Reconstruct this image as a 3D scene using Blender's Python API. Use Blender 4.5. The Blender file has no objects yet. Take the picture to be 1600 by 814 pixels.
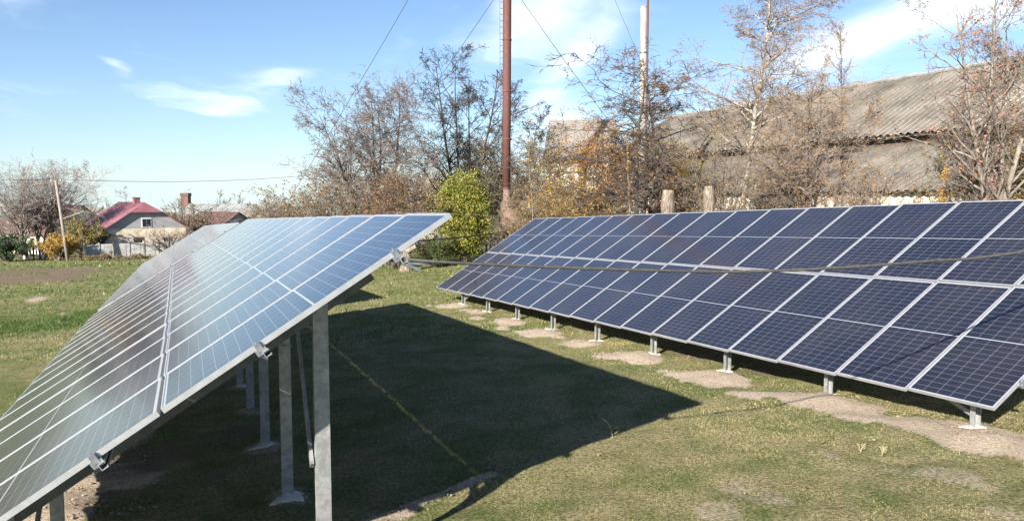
import bpy, bmesh, math, random
import numpy as np
from mathutils import Matrix, Vector
S = bpy.context.scene
COL = S.collection
R_ = math.radians

# ------------------------------------------------------------------ camera, sky, sun, exposure
FPX, PITCH, CZ = 1206.2, 0.0788, 2.6          # focal length in px of a 1600 px wide frame; the camera stands at (0,0,CZ)
cam = bpy.data.cameras.new('camera'); cam.sensor_width = 36; cam.lens = FPX / 1600 * 36
cam.clip_start = .05; cam.clip_end = 8000
camo = bpy.data.objects.new('camera', cam); COL.objects.link(camo)
camo.location = (0, 0, CZ); camo.rotation_euler = (math.pi / 2 - PITCH, 0, 0)
S.camera = camo

SUN_AZ, SUN_EL = R_(210.2), R_(24.0)            # azimuth clockwise from +Y of the place the sun stands at
sd = bpy.data.lights.new('sun', 'SUN'); sd.energy = 5.0; sd.angle = R_(.5); sd.color = (1, .93, .82)
so = bpy.data.objects.new('sun', sd); COL.objects.link(so)
tosun = Vector((math.sin(SUN_AZ) * math.cos(SUN_EL), math.cos(SUN_AZ) * math.cos(SUN_EL), math.sin(SUN_EL)))
so.rotation_euler = tosun.to_track_quat('Z', 'Y').to_euler(); so.location = (-20, -30, 30)

def N_(nt, t, **kw):
    n = nt.nodes.new(t)
    for k, v in kw.items():
        if k == 'ins':
            for a, b in v.items():
                if hasattr(b, 'is_linked') or isinstance(b, bpy.types.NodeSocket): nt.links.new(b, n.inputs[a])
                else: n.inputs[a].default_value = b
        else: setattr(n, k, v)
    return n
def M_(nt, op, a, b=None, c=None, clamp=False):
    n = nt.nodes.new('ShaderNodeMath'); n.operation = op; n.use_clamp = clamp
    for i, q in enumerate((a, b, c)):
        if q is None: continue
        if isinstance(q, bpy.types.NodeSocket): nt.links.new(q, n.inputs[i])
        else: n.inputs[i].default_value = q
    return n.outputs[0]
def mixc(nt, fac, a, b, mode='MIX'):
    n = nt.nodes.new('ShaderNodeMix'); n.data_type = 'RGBA'; n.blend_type = mode
    for i, q in ((0, fac), (6, a), (7, b)):
        if isinstance(q, bpy.types.NodeSocket): nt.links.new(q, n.inputs[i])
        else: n.inputs[i].default_value = (*q, 1) if isinstance(q, tuple) and len(q) == 3 else q
    return n.outputs[2]
def ramp(nt, x, lo, hi, smooth=True):
    n = nt.nodes.new('ShaderNodeMapRange'); n.interpolation_type = 'SMOOTHSTEP' if smooth else 'LINEAR'
    nt.links.new(x, n.inputs[0]); n.inputs[1].default_value = lo; n.inputs[2].default_value = hi
    return n.outputs[0]

W = bpy.data.worlds.new('World'); S.world = W; W.use_nodes = True
nt = W.node_tree; nt.nodes.clear()
tc = N_(nt, 'ShaderNodeTexCoord')
sp = N_(nt, 'ShaderNodeSeparateXYZ', ins={0: tc.outputs['Generated']})
zc = M_(nt, 'MAXIMUM', sp.outputs[2], .03)
cv = N_(nt, 'ShaderNodeCombineXYZ', ins={0: sp.outputs[0], 1: sp.outputs[1], 2: zc})
sky = N_(nt, 'ShaderNodeTexSky', sky_type='NISHITA', sun_disc=False, sun_elevation=SUN_EL, sun_rotation=SUN_AZ,
         altitude=200, air_density=1.0, dust_density=.35, ozone_density=2.4, ins={0: cv.outputs[0]})
# cloud layer, laid out on a plane high above the ground (direction / height)
inv = M_(nt, 'DIVIDE', 1.0, M_(nt, 'ADD', M_(nt, 'ABSOLUTE', sp.outputs[2]), .10))
cx = M_(nt, 'MULTIPLY', sp.outputs[0], inv); cy = M_(nt, 'MULTIPLY', sp.outputs[1], inv)
pl = N_(nt, 'ShaderNodeCombineXYZ', ins={0: cx, 1: cy, 2: 0.0})
warp = N_(nt, 'ShaderNodeTexNoise', ins={'Vector': pl.outputs[0], 'Scale': 1.1, 'Detail': 3.0})
wv = N_(nt, 'ShaderNodeVectorMath', operation='SCALE', ins={0: warp.outputs['Color'], 'Scale': 1.3})
pv = N_(nt, 'ShaderNodeVectorMath', operation='ADD', ins={0: pl.outputs[0], 1: wv.outputs[0]})
mp = N_(nt, 'ShaderNodeMapping', ins={0: pv.outputs[0], 'Scale': (1.6, .75, 1), 'Rotation': (0, 0, .5)})
fine = N_(nt, 'ShaderNodeTexNoise', ins={'Vector': mp.outputs[0], 'Scale': 1.5, 'Detail': 8.0, 'Roughness': .55})
def plane_pt(u, v):
    a = (u - 800) / FPX; b = -(v - 407) / FPX
    d = Vector((a, math.cos(PITCH) + b * math.sin(PITCH), -math.sin(PITCH) + b * math.cos(PITCH))).normalized()
    k = 1 / (abs(d.z) + .10); return d.x * k, d.y * k
def blob(u, v, ru, rv, amp, slope=0.0):
    # a cloud bank around one compass direction and height of the sky (pixels only name the direction)
    a = math.atan2((u - 800) / FPX, 1); e = (407 - v) / FPX - PITCH
    th = M_(nt, 'ARCTAN2', sp.outputs[0], sp.outputs[1]); el = M_(nt, 'DIVIDE', sp.outputs[2], M_(nt, 'SQRT', M_(nt, 'SUBTRACT', 1.0, M_(nt, 'POWER', sp.outputs[2], 2.0))))
    wx = M_(nt, 'MULTIPLY', M_(nt, 'SUBTRACT', warp.outputs[0], .5), .10)
    dx = M_(nt, 'SUBTRACT', th, a); dy = M_(nt, 'SUBTRACT', el, e)
    dy = M_(nt, 'ADD', M_(nt, 'SUBTRACT', dy, M_(nt, 'MULTIPLY', dx, slope)), wx)
    dx = M_(nt, 'ADD', dx, wx)
    q = M_(nt, 'ADD', M_(nt, 'POWER', M_(nt, 'DIVIDE', dx, ru / FPX), 2.0), M_(nt, 'POWER', M_(nt, 'DIVIDE', dy, rv / FPX), 2.0))
    return M_(nt, 'MULTIPLY', M_(nt, 'POWER', 2.718, M_(nt, 'MULTIPLY', q, -1.0)), amp)
bl = None
for b in ((850, 30, 100, 60, .85, .5), (880, 120, 80, 45, .8, .8), (700, 50, 150, 35, .3, .4), (1420, 50, 170, 32, .9, .35), (1290, 100, 90, 25, .45, .3),
          (880, 200, 80, 30, .55, .3), (190, 126, 26, 10, .62, -.3), (360, 186, 50, 16, .62, -.1), (430, 145, 60, 20, .55, .2), (330, 150, 120, 50, .22, 0), (1540, 40, 90, 60, .6, .2),
           (520, 40, 60, 20, .2, .4), (-400, 100, 400, 120, .5, .2), (1900, 0, 300, 120, .7, .1)):
    w = blob(*b); bl = w if bl is None else M_(nt, 'ADD', bl, w)
mask = ramp(nt, M_(nt, 'ADD', M_(nt, 'MULTIPLY', bl, 1.0), M_(nt, 'MULTIPLY', M_(nt, 'SUBTRACT', fine.outputs[0], .5), 1.5)), .18, 1.15)
# thin milky veil that thickens to the horizon
veil = M_(nt, 'MULTIPLY', M_(nt, 'POWER', M_(nt, 'SUBTRACT', 1.0, zc), 7.0), .22)
mask = M_(nt, 'MULTIPLY', mask, .92)
skyc = mixc(nt, 1.0, sky.outputs[0], (.92, .98, 1.10), 'MULTIPLY')
skyc = mixc(nt, veil, skyc, (5.4, 7.5, 9.9))
cc = mixc(nt, mask, skyc, (8.2, 9.0, 10.))
bg = N_(nt, 'ShaderNodeBackground', ins={0: cc, 1: .053})
wo = N_(nt, 'ShaderNodeOutputWorld', ins={0: bg.outputs[0]})

S.view_settings.view_transform = 'Standard'; S.view_settings.look = 'None'
S.view_settings.exposure = 1.55; S.view_settings.gamma = 1; S.view_settings.use_curve_mapping = False

# ------------------------------------------------------------------ helpers
AZ = -.405
A2 = np.array([math.sin(AZ), math.cos(AZ)]); N2 = np.array([math.cos(AZ), -math.sin(AZ)])
def vnoise(x, y, sc, seed=0):
    """smooth value noise, -1..1, numpy"""
    x = np.asarray(x, float) / sc + seed * 17.3; y = np.asarray(y, float) / sc + seed * 31.7
    xi = np.floor(x); yi = np.floor(y); fx = x - xi; fy = y - yi
    fx = fx * fx * (3 - 2 * fx); fy = fy * fy * (3 - 2 * fy)
    def h(a, b):
        s = np.sin(a * 127.1 + b * 311.7 + seed * 74.7) * 43758.5453
        return (s - np.floor(s)) * 2 - 1
    return (h(xi, yi) * (1 - fx) + h(xi + 1, yi) * fx) * (1 - fy) + (h(xi, yi + 1) * (1 - fx) + h(xi + 1, yi + 1) * fx) * fy
def sstep(x, a, b):
    t = np.clip((x - a) / (b - a), 0, 1); return t * t * (3 - 2 * t)
def gbase(x, y):
    x = np.asarray(x, float); y = np.asarray(y, float)
    al = x * A2[0] + y * A2[1]; ac = x * N2[0] + y * N2[1]
    q = np.clip(al, -4, 16)
    z = -2.443 - .0749 * q + .001184 * q * q - .034 * np.maximum(al - 16, 0)
    z = z + .0372 * (np.clip(ac, -5, 42) + 0) - .004 * np.maximum(-5 - ac, 0).clip(0, 100)
    return z + CZ
def ray(u, v):
    a = (u - 800) / FPX; b = -(v - 407) / FPX
    return np.array([a, math.cos(PITCH) + b * math.sin(PITCH), -math.sin(PITCH) + b * math.cos(PITCH)])
def at(u, v, D):
    r = ray(u, v); t = D / r[1]; p = r * t; return Vector((p[0], p[1], p[2] + CZ))
def gp(u, v):
    r = ray(u, v); lo, hi = 1., 2000.
    for _ in range(60):
        m = (lo + hi) / 2; p = r * m
        if p[2] + CZ > gbase(p[0], p[1]): lo = m
        else: hi = m
    return np.array([p[0], p[1]])
def loc(al, ac): return A2 * al + N2 * ac

def tag(o, label=None, cat=None, group=None, kind=None):
    if label: o['label'] = label
    if cat: o['category'] = cat
    if group: o['group'] = group
    if kind: o['kind'] = kind
    return o
def empty(name, p, rz=0, **kw):
    o = bpy.data.objects.new(name, None); COL.objects.link(o); o.empty_display_size = .2
    o.location = p; o.rotation_euler = (0, 0, rz); return tag(o, **kw)
class MB:
    def __init__(s): s.v = []; s.f = []; s.m = []; s.cols = None
    def add(s, V, F, mi=0):
        b = len(s.v); s.v += [tuple(q) for q in V]; s.f += [tuple(i + b for i in f) for f in F]; s.m += [mi] * len(F); return s
    def box(s, a, b, mi=0):
        x0, y0, z0 = a; x1, y1, z1 = b
        return s.add([(x0,y0,z0),(x1,y0,z0),(x1,y1,z0),(x0,y1,z0),(x0,y0,z1),(x1,y0,z1),(x1,y1,z1),(x0,y1,z1)],
                     [(3,2,1,0),(4,5,6,7),(0,1,5,4),(1,2,6,5),(2,3,7,6),(3,0,4,7)], mi)
    def bar(s, p, q, w, h, up=(0, 0, 1), mi=0):
        p = Vector(p); q = Vector(q); d = (q - p).normalized(); x = d.cross(Vector(up))
        if x.length < 1e-4: x = d.cross(Vector((0, 1, 0)))
        x.normalize(); y = x.cross(d)
        V = [e + x * (w / 2 * i) + y * (h / 2 * j) for e in (p, q) for i, j in ((-1,-1),(1,-1),(1,1),(-1,1))]
        return s.add(V, [(0,1,2,3),(7,6,5,4),(0,4,5,1),(1,5,6,2),(2,6,7,3),(3,7,4,0)], mi)
    def chan(s, p, q, w, h, t=.004, open_dir=(0, 1, 0), mi=0):
        """C channel from p to q: web w wide, flanges h deep towards open_dir"""
        p = Vector(p); q = Vector(q); d = (q - p).normalized(); o = Vector(open_dir); o = (o - d * o.dot(d)).normalized(); x = d.cross(o)
        prof = [(-w/2,0),(w/2,0),(w/2,h),(w/2-.012,h),(w/2-.012,h-t),(w/2-t,h-t),(w/2-t,t),(-w/2+t,t),(-w/2+t,h-t),(-w/2+.012,h-t),(-w/2+.012,h),(-w/2,h)]
        n = len(prof)
        V = [e + x * a + o * b for e in (p, q) for a, b in prof]
        F = [(i, (i + 1) % n, (i + 1) % n + n, i + n) for i in range(n)]
        caps = [(0, 1, 6, 7), (1, 2, 5, 6), (2, 3, 4, 5), (11, 0, 7, 8), (10, 11, 8, 9)]
        F += [tuple(reversed(c)) for c in caps] + [tuple(i + n for i in c) for c in caps]
        return s.add(V, F, mi)
    def tube(s, pts, r, n=8, mi=0, cap=True):
        P = [Vector(p) for p in pts]; rr = r if hasattr(r, '__len__') else [r] * len(P); V = []; F = []
        ref = Vector((0, 0, 1)) if abs((P[-1] - P[0]).normalized().z) < .9 else Vector((1, 0, 0))
        for i, p in enumerate(P):
            d = (P[min(i + 1, len(P) - 1)] - P[max(i - 1, 0)]).normalized(); x = d.cross(ref).normalized(); y = x.cross(d)
            V += [p + (x * math.cos(2*math.pi*k/n) + y * math.sin(2*math.pi*k/n)) * rr[i] for k in range(n)]
        for i in range(len(P) - 1):
            F += [(i*n+k, i*n+(k+1) % n, (i+1)*n+(k+1) % n, (i+1)*n+k) for k in range(n)]
        if cap: F += [tuple(reversed(range(n))), tuple((len(P)-1)*n + k for k in range(n))]
        return s.add(V, F, mi)
    def build(s, name, mat, parent=None, smooth=False, bevel=0):
        me = bpy.data.meshes.new(name); me.from_pydata(s.v, [], s.f)
        for m in (mat if isinstance(mat, (list, tuple)) else [mat]): me.materials.append(m)
        me.polygons.foreach_set('material_index', s.m)
        if smooth: me.polygons.foreach_set('use_smooth', [True] * len(s.f))
        me.update(); o = bpy.data.objects.new(name, me); COL.objects.link(o); o.parent = parent
        if bevel:
            b = o.modifiers.new('bevel', 'BEVEL'); b.width = bevel; b.segments = 1; b.limit_method = 'ANGLE'
        return o
def np_mesh(name, V, F4=None, F3=None, mats=(), midx=None, col=None, smooth=True):
    me = bpy.data.meshes.new(name); V = np.asarray(V, np.float32)
    me.vertices.add(len(V)); me.vertices.foreach_set('co', V.ravel())
    parts = []; st = []; n = 0
    for F, k in ((F4, 4), (F3, 3)):
        if F is None or len(F) == 0: continue
        F = np.asarray(F, np.int32); parts.append(F.ravel()); st.append(n + np.arange(len(F)) * k); n += F.size
    L = np.concatenate(parts); st = np.concatenate(st).astype(np.int32)
    me.loops.add(len(L)); me.loops.foreach_set('vertex_index', L)
    me.polygons.add(len(st)); me.polygons.foreach_set('loop_start', st)
    for m in mats: me.materials.append(m)
    if midx is not None: me.polygons.foreach_set('material_index', np.asarray(midx, np.int32))
    me.update(calc_edges=True); me.validate()
    me.polygons.foreach_set('use_smooth', np.full(len(me.polygons), smooth))
    if col is not None:
        ca = me.color_attributes.new('tint', 'FLOAT_COLOR', 'POINT')
        c4 = np.ones((len(V), 4), np.float32); c4[:, :3] = col; ca.data.foreach_set('color', c4.ravel())
    return me
def link(me, name, parent=None, loc_=(0, 0, 0)):
    o = bpy.data.objects.new(name, me); COL.objects.link(o); o.parent = parent; o.location = loc_; return o
def copy_tree(o, parent=None):
    c = o.copy(); COL.objects.link(c); c.parent = parent
    for ch in list(o.children): copy_tree(ch, c)
    return c

def mat(name, c1, c2=None, rough=.8, metal=0, scale=3., bump=0, bscale=40., spec=.5, contrast=(.35, .65), c3=None, s3=1.2, stretch=None, detail=6.):
    m = bpy.data.materials.new(name); m.use_nodes = True; t = m.node_tree; b = t.nodes['Principled BSDF']
    b.inputs['Roughness'].default_value = rough; b.inputs['Metallic'].default_value = metal; b.inputs['Specular IOR Level'].default_value = spec
    tcn = N_(t, 'ShaderNodeTexCoord'); vec = tcn.outputs['Object']
    if stretch: vec = N_(t, 'ShaderNodeMapping', ins={0: vec, 'Scale': stretch}).outputs[0]
    if c2:
        n = N_(t, 'ShaderNodeTexNoise', ins={'Vector': vec, 'Scale': scale, 'Detail': detail, 'Roughness': .62})
        c = mixc(t, ramp(t, n.outputs[0], *contrast), c1, c2)
        if c3:
            n3 = N_(t, 'ShaderNodeTexNoise', ins={'Vector': vec, 'Scale': s3, 'Detail': 8., 'Roughness': .7})
            c = mixc(t, ramp(t, n3.outputs[0], .52, .66), c, c3)
        t.links.new(c, b.inputs['Base Color'])
    else: b.inputs['Base Color'].default_value = (*c1, 1)
    if bump:
        n = N_(t, 'ShaderNodeTexNoise', ins={'Vector': vec, 'Scale': bscale, 'Detail': 5.})
        bp = N_(t, 'ShaderNodeBump', ins={'Strength': bump, 'Distance': .02, 'Height': n.outputs[0]})
        t.links.new(bp.outputs[0], b.inputs['Normal'])
    return m
def tint_mat(name, rough=.7, trans=0, spec=.3):
    m = bpy.data.materials.new(name); m.use_nodes = True; t = m.node_tree; b = t.nodes['Principled BSDF']
    b.inputs['Roughness'].default_value = rough; b.inputs['Specular IOR Level'].default_value = spec
    a = N_(t, 'ShaderNodeVertexColor', layer_name='tint'); t.links.new(a.outputs[0], b.inputs['Base Color'])
    if trans:
        tr = N_(t, 'ShaderNodeBsdfTranslucent', ins={0: a.outputs[0]})
        mx = N_(t, 'ShaderNodeMixShader', ins={0: trans, 1: b.outputs[0], 2: tr.outputs[0]})
        t.links.new(mx.outputs[0], t.nodes['Material Output'].inputs[0])
    return m
M = dict(
    alu=mat('anodised_aluminium', (.54, .55, .57), (.46, .47, .49), .42, .68, 9., spec=.5),
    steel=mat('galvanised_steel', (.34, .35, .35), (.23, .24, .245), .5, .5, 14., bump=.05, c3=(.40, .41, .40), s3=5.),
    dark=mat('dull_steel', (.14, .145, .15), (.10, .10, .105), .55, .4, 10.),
    zinc=mat('bright_zinc', (.45, .48, .52), (.30, .32, .36), .35, .8, 20.),
    conc=mat('fresh_concrete', (.52, .50, .46), (.38, .365, .33), .95, 0, 12., bump=.6, bscale=30.),
    cable=mat('weathered_cable', (.045, .045, .042), (.075, .07, .06), .75, 0, 20.),
    wire=mat('guy_wire', (.06, .06, .065), None, .6, .3),
    rust=mat('rusty_painted_steel', (.105, .03, .026), (.08, .038, .03), .8, 0, 1.6, bump=.3, c3=(.15, .075, .055), s3=5., stretch=(5, 5, .5)),
    rust2=mat('bare_grey_rust', (.12, .085, .07), (.17, .11, .09), .85, 0, 3., bump=.3),
    slate=mat('weathered_slate', (.32, .29, .25), (.22, .20, .175), .92, 0, .5, bump=.3, bscale=8, c3=(.085, .08, .055), s3=.33),
    slate2=mat('grey_slate', (.25, .26, .27), (.17, .18, .18), .9, 0, .8),
    white=mat('limewashed_wall', (.62, .57, .48), (.48, .42, .34), .95, 0, .9, bump=.4, bscale=6, c3=(.33, .27, .21), s3=1.1),
    wood=mat('dark_old_wood', (.07, .048, .035), (.12, .09, .07), .9, 0, 4.),
    red=mat('red_metal_roofing', (.25, .10, .115), (.19, .08, .09), .45, 0, .8),
    dullroof=mat('dull_roofing', (.21, .195, .18), (.17, .155, .14), .9, 0, 2.),
    brown=mat('brown_roofing', (.105, .055, .05), (.075, .04, .037), .8, 0, .8),
    cream=mat('cream_rubble_stone', (.70, .63, .49), (.48, .40, .29), .95, 0, 1.6, bump=.5, bscale=5, contrast=(.4, .6)),
    grey=mat('grey_render', (.27, .27, .285), (.33, .33, .34), .9, 0, 1.),
    fence=mat('concrete_fence', (.38, .38, .39), (.28, .28, .28), .95, 0, .9, c3=(.15, .14, .12), s3=1.5),
    brick=mat('brickwork', (.14, .075, .06), (.11, .06, .05), .9, 0, 2.),
    pane=mat('window_glass', (.02, .025, .03), None, .1),
    frame=mat('white_frame', (.7, .7, .68), None, .6),
    pole=mat('silvery_pole', (.26, .23, .20), (.15, .13, .11), .85, 0, 3., stretch=(6, 6, .6)),
    asb=mat('pale_cement_pipe', (.29, .285, .275), (.19, .185, .18), .9, 0, 2., stretch=(3, 3, .5)),
    bark=mat('grey_bark', (.13, .105, .085), (.07, .058, .048), .95, 0, 8., bump=.8, bscale=18, stretch=(2, 2, .5)),
    darkbark=mat('dark_bark', (.055, .045, .038), (.03, .026, .022), .95, 0, 8., bump=.8, bscale=18),
    palebark=mat('pale_bark', (.24, .205, .165), (.13, .11, .09), .9, 0, 6., bump=.5, bscale=18, stretch=(2, 2, .6)),
    stumpbark=mat('stump_bark', (.21, .17, .135), (.08, .065, .052), .95, 0, 9., bump=1., bscale=14, c3=(.30, .25, .19), s3=5., stretch=(2, 2, .6)),
    birch=mat('birch_bark', (.40, .37, .32), (.20, .175, .145), .85, 0, 5., c3=(.05, .04, .035), s3=3.5, stretch=(1, 1, 3)),
    cut=mat('cut_wood', (.50, .36, .22), (.38, .26, .16), .9, 0, 6.),
    leaf=tint_mat('leaf', .6, .35), twig=tint_mat('twig', .85), grass=tint_mat('grass_blade', .65, .3), soil=tint_mat('soil', .95, 0, .1),
    slab=mat('worn_concrete_slab', (.30, .29, .28), (.22, .215, .21), .95, 0, 5., bump=.3),
)

# dark dirt stripes at corrugation pitch, painted in to stand for its shading
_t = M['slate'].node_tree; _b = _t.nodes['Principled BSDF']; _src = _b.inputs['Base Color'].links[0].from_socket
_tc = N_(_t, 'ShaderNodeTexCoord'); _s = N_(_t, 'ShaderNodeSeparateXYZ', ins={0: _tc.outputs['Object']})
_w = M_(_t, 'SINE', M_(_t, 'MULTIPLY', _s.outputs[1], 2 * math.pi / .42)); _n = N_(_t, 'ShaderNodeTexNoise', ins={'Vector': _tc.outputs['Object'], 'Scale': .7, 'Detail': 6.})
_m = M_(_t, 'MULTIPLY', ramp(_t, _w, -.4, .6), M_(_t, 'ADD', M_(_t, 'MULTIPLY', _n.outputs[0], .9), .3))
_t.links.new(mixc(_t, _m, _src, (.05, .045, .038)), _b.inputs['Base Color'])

# ------------------------------------------------------------------ terrain
TI_R, TI_L = .5551, .5643
PW, PL = 1.055, 2.12
tables = dict(
    R=dict(p=(4.9544, 7.7943, -2.1385 + CZ), az=-.4044, sl=-.0392, ti=TI_R, n=18),
    L=dict(p=(-3.6779, 3.6719, -2.341 + CZ), az=-.41, sl=-.0262, ti=TI_L, n=15),
    F=dict(p=(-10.88, 20.10, -2.8954 + CZ), az=-.4103, sl=-.0342, ti=TI_L, n=27))
def tpt(t, k, d):
    """plan position on table t, k panels along, d metres across from the low edge"""
    a = np.array([math.sin(t['az']), math.cos(t['az'])]); n = np.array([math.cos(t['az']), -math.sin(t['az'])])
    return np.array(t['p'][:2]) + a * k * PW * math.cos(t['sl']) + n * d
KR = [.42 + 1.98 * j for j in range(9)]
KL = [.62 + 1.95 * j for j in range(8)]
KF = [.5 + 2.0 * j for j in range(14)]
D0, DL, D1 = .3, .88, 2.82
posts = []
for key, K in (('R', KR), ('L', KL), ('F', KF)):
    for k in K:
        for d in (D0 if key == 'R' else DL, D1): posts.append((*tpt(tables[key], k, d), key, d))
rs = np.random.RandomState(5)
mounds = []      # x, y, radius along, radius across, height, dirt
for (x, y, key, d) in posts:
    if key == 'R' and d == D0:
        q = loc(rs.uniform(-.3, .1), -.35 + rs.uniform(-.15, .1)); s = rs.uniform(.75, 1.25)
        mounds.append((x + q[0], y + q[1], .72 * s, .48 * s, .07, 1.0))
        q = loc(rs.uniform(.5, 1.0), -.6 + rs.uniform(-.3, .2)); s = rs.uniform(.3, .6)
        mounds.append((x + q[0], y + q[1], .8 * s, .45 * s, .04, .75))
    elif key == 'R': mounds.append((x, y, .8, .8, .05, 1.0))
    else: mounds.append((x, y, .34, .30, .05, .55))
e0, e1 = gp(1440, 668), gp(1600, 700)
mounds += [(e0[0], e0[1], .8, .55, .03, .9), (e1[0], e1[1], 1.0, .5, .02, 1.0), (*gp(1330, 640), .55, .45, .02, .8), (*gp(1500, 690), .9, .35, .02, .85),
           (*gp(1180, 770), .5, .25, .01, .48), (*gp(1500, 750), .6, .3, .01, .5), (*gp(1290, 712), .35, .2, .01, .45), (*gp(1400, 735), .3, .15, .01, .45), (*gp(1120, 800), .3, .25, .01, .5), (*gp(880, 800), .3, .3, .01, .35), (*gp(1560, 800), .3, .2, .01, .5), (*gp(170, 745), .75, .6, .05, .9), (*gp(90, 800), .6, .4, .05, .9), (*gp(185, 690), .7, .5, .05, .6), (*gp(60, 468), 1.6, .5, .05, .7), (*gp(100, 490), .8, .3, .04, .6)]
# furrow: a small turned-up ridge where a cable trench was closed, running out of the table shadow
ridge = [gp(560, 830), gp(640, 800), gp(700, 775), gp(768, 747)]
pl0 = gp(0, 422); pl1 = gp(225, 412)
def segdist(x, y, P):
    d = np.full(np.shape(x), 1e9)
    for a, b in zip(P[:-1], P[1:]):
        ab = b - a; t = np.clip(((x - a[0]) * ab[0] + (y - a[1]) * ab[1]) / (ab @ ab), 0, 1)
        d = np.minimum(d, np.hypot(x - a[0] - ab[0] * t, y - a[1] - ab[1] * t))
    return d
def masks(x, y):
    x = np.asarray(x, float); y = np.asarray(y, float)
    al = x * A2[0] + y * A2[1]; ac = x * N2[0] + y * N2[1]
    nz = vnoise(x, y, .5, 1) * .35 + vnoise(x, y, .17, 2) * .25
    dirt = np.zeros(np.shape(x)); h = np.zeros(np.shape(x))
    for mx, my, ra, rc, hh, dd in mounds:
        da = ((x - mx) * A2[0] + (y - my) * A2[1]) / ra; dc = ((x - mx) * N2[0] + (y - my) * N2[1]) / rc
        q = np.sqrt(da * da + dc * dc) + nz * .7
        w = 1 - sstep(q, .6, 1.15); dirt = np.maximum(dirt, w * dd); h = h + hh * (1 - sstep(q, 0, 1.2))
    under = np.zeros(np.shape(x))
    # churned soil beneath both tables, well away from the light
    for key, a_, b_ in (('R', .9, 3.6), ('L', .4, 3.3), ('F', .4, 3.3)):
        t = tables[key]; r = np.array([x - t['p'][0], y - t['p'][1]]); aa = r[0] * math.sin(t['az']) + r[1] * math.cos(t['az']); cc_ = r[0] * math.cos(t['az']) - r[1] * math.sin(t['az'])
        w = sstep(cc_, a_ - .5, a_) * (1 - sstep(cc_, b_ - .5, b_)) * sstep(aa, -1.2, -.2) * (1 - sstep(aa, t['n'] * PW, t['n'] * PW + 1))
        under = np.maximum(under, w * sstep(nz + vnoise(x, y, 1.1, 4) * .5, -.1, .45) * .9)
    dr = segdist(x, y, ridge); h = h + .07 * np.exp(-(dr / .11) ** 2) - .03 * np.exp(-((dr - .25) / .1) ** 2)
    dirt = np.maximum(dirt, (1 - sstep(dr + nz * .15, .03, .13)) * .75)
    # ploughed strip by the village gardens
    plough = np.zeros(np.shape(x)); 
    w = sstep(al, 50, 52.5) * (1 - sstep(al, 66, 69)) * (1 - sstep(ac + vnoise(x, y, 4, 8), -6.5, -5)) 
    plough = np.maximum(plough, w * sstep(vnoise(x, y, 2.5, 5) + nz, -.9, -.1)); h = h + w * (.10 * vnoise(x, y, .45, 6) + .05)
    # a worn track across the meadow at the left
    tr = gp(0, 552); tr2 = gp(150, 528); dt = segdist(x, y, [tr * 1.0 + (tr - tr2) * 3, tr, tr2, tr2 + (tr2 - tr) * .7]); dry = (1 - sstep(dt + nz * .6, .25, 1.0)) * .6
    h = h - .05 * np.exp(-(dt / .6) ** 2)
    lush = (1 - sstep(segdist(x, y, [gp(-60, 510), gp(60, 512), gp(150, 490)]) + nz, .8, 2.4))
    return dirt, np.maximum(plough, under), dry, lush, h
def gz(x, y):
    d, p, dr, lu, h = masks(np.array([x]), np.array([y])); return float(gbase(x, y) + h[0])
def axis(lo, hi, step, far_lo, far_hi, g=1.13):
    c = list(np.arange(lo, hi, step)); s = step; a = lo
    L = []
    while a > far_lo: s *= g; a -= s; L.append(a)
    s = step; a = c[-1]; R = []
    while a < far_hi: s *= g; a += s; R.append(a)
    return np.array(L[::-1] + c + R)
X = axis(-13, 13, .10, -3200, 3200, 1.05); Y = axis(2.5, 30, .11, -300, 5000, 1.045)
gx, gy = np.meshgrid(X, Y); fx, fy = gx.ravel(), gy.ravel()
di, plo, dry, lush, hh = masks(fx, fy)
near = 1 - sstep(fy, 30, 60)
zz = gbase(fx, fy) + hh + (.018 * vnoise(fx, fy, .45, 11) + .008 * vnoise(fx, fy, .16, 12) * (1 + 2.5 * di)) * near + .035 * vnoise(fx, fy, 2.3, 13)
nx, ny = len(X), len(Y); ii = (np.arange(ny - 1)[:, None] * nx + np.arange(nx - 1)[None, :]).ravel()
F = np.stack([ii, ii + 1, ii + nx + 1, ii + nx], 1)
gm = bpy.data.materials.new('meadow_ground'); gm.use_nodes = True; t = gm.node_tree; b = t.nodes['Principled BSDF']
b.inputs['Roughness'].default_value = .95; b.inputs['Specular IOR Level'].default_value = .1
a = N_(t, 'ShaderNodeVertexColor', layer_name='tint'); s3 = N_(t, 'ShaderNodeSeparateColor', ins={0: a.outputs[0]})
g = N_(t, 'ShaderNodeNewGeometry'); P = g.outputs['Position']
n1 = N_(t, 'ShaderNodeTexNoise', ins={'Vector': P, 'Scale': 1.3, 'Detail': 8., 'Roughness': .65})
n2 = N_(t, 'ShaderNodeTexNoise', ins={'Vector': P, 'Scale': 30., 'Detail': 8., 'Roughness': .75})
n3 = N_(t, 'ShaderNodeTexNoise', ins={'Vector': P, 'Scale': .16, 'Detail': 5.})
green = mixc(t, ramp(t, n2.outputs[0], .42, .58), (.066, .102, .026), (.195, .20, .08))
straw = mixc(t, ramp(t, n2.outputs[0], .4, .6), (.14, .13, .058), (.44, .365, .21))
gr = mixc(t, ramp(t, M_(t, 'ADD', M_(t, 'MULTIPLY', n1.outputs[0], .7), M_(t, 'MULTIPLY', n3.outputs[0], .4)), .44, .66), green, straw)
gr = mixc(t, M_(t, 'MULTIPLY', s3.outputs[2], .8), gr, (.052, .085, .025))
soilc = mixc(t, ramp(t, n2.outputs[0], .3, .7), (.33, .265, .195), (.58, .48, .38))
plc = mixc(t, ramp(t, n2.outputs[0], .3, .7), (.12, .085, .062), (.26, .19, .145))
gr = mixc(t, ramp(t, M_(t, 'ADD', s3.outputs[0], M_(t, 'MULTIPLY', M_(t, 'SUBTRACT', n2.outputs[0], .5), .7)), .3, .7), gr, soilc)
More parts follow.
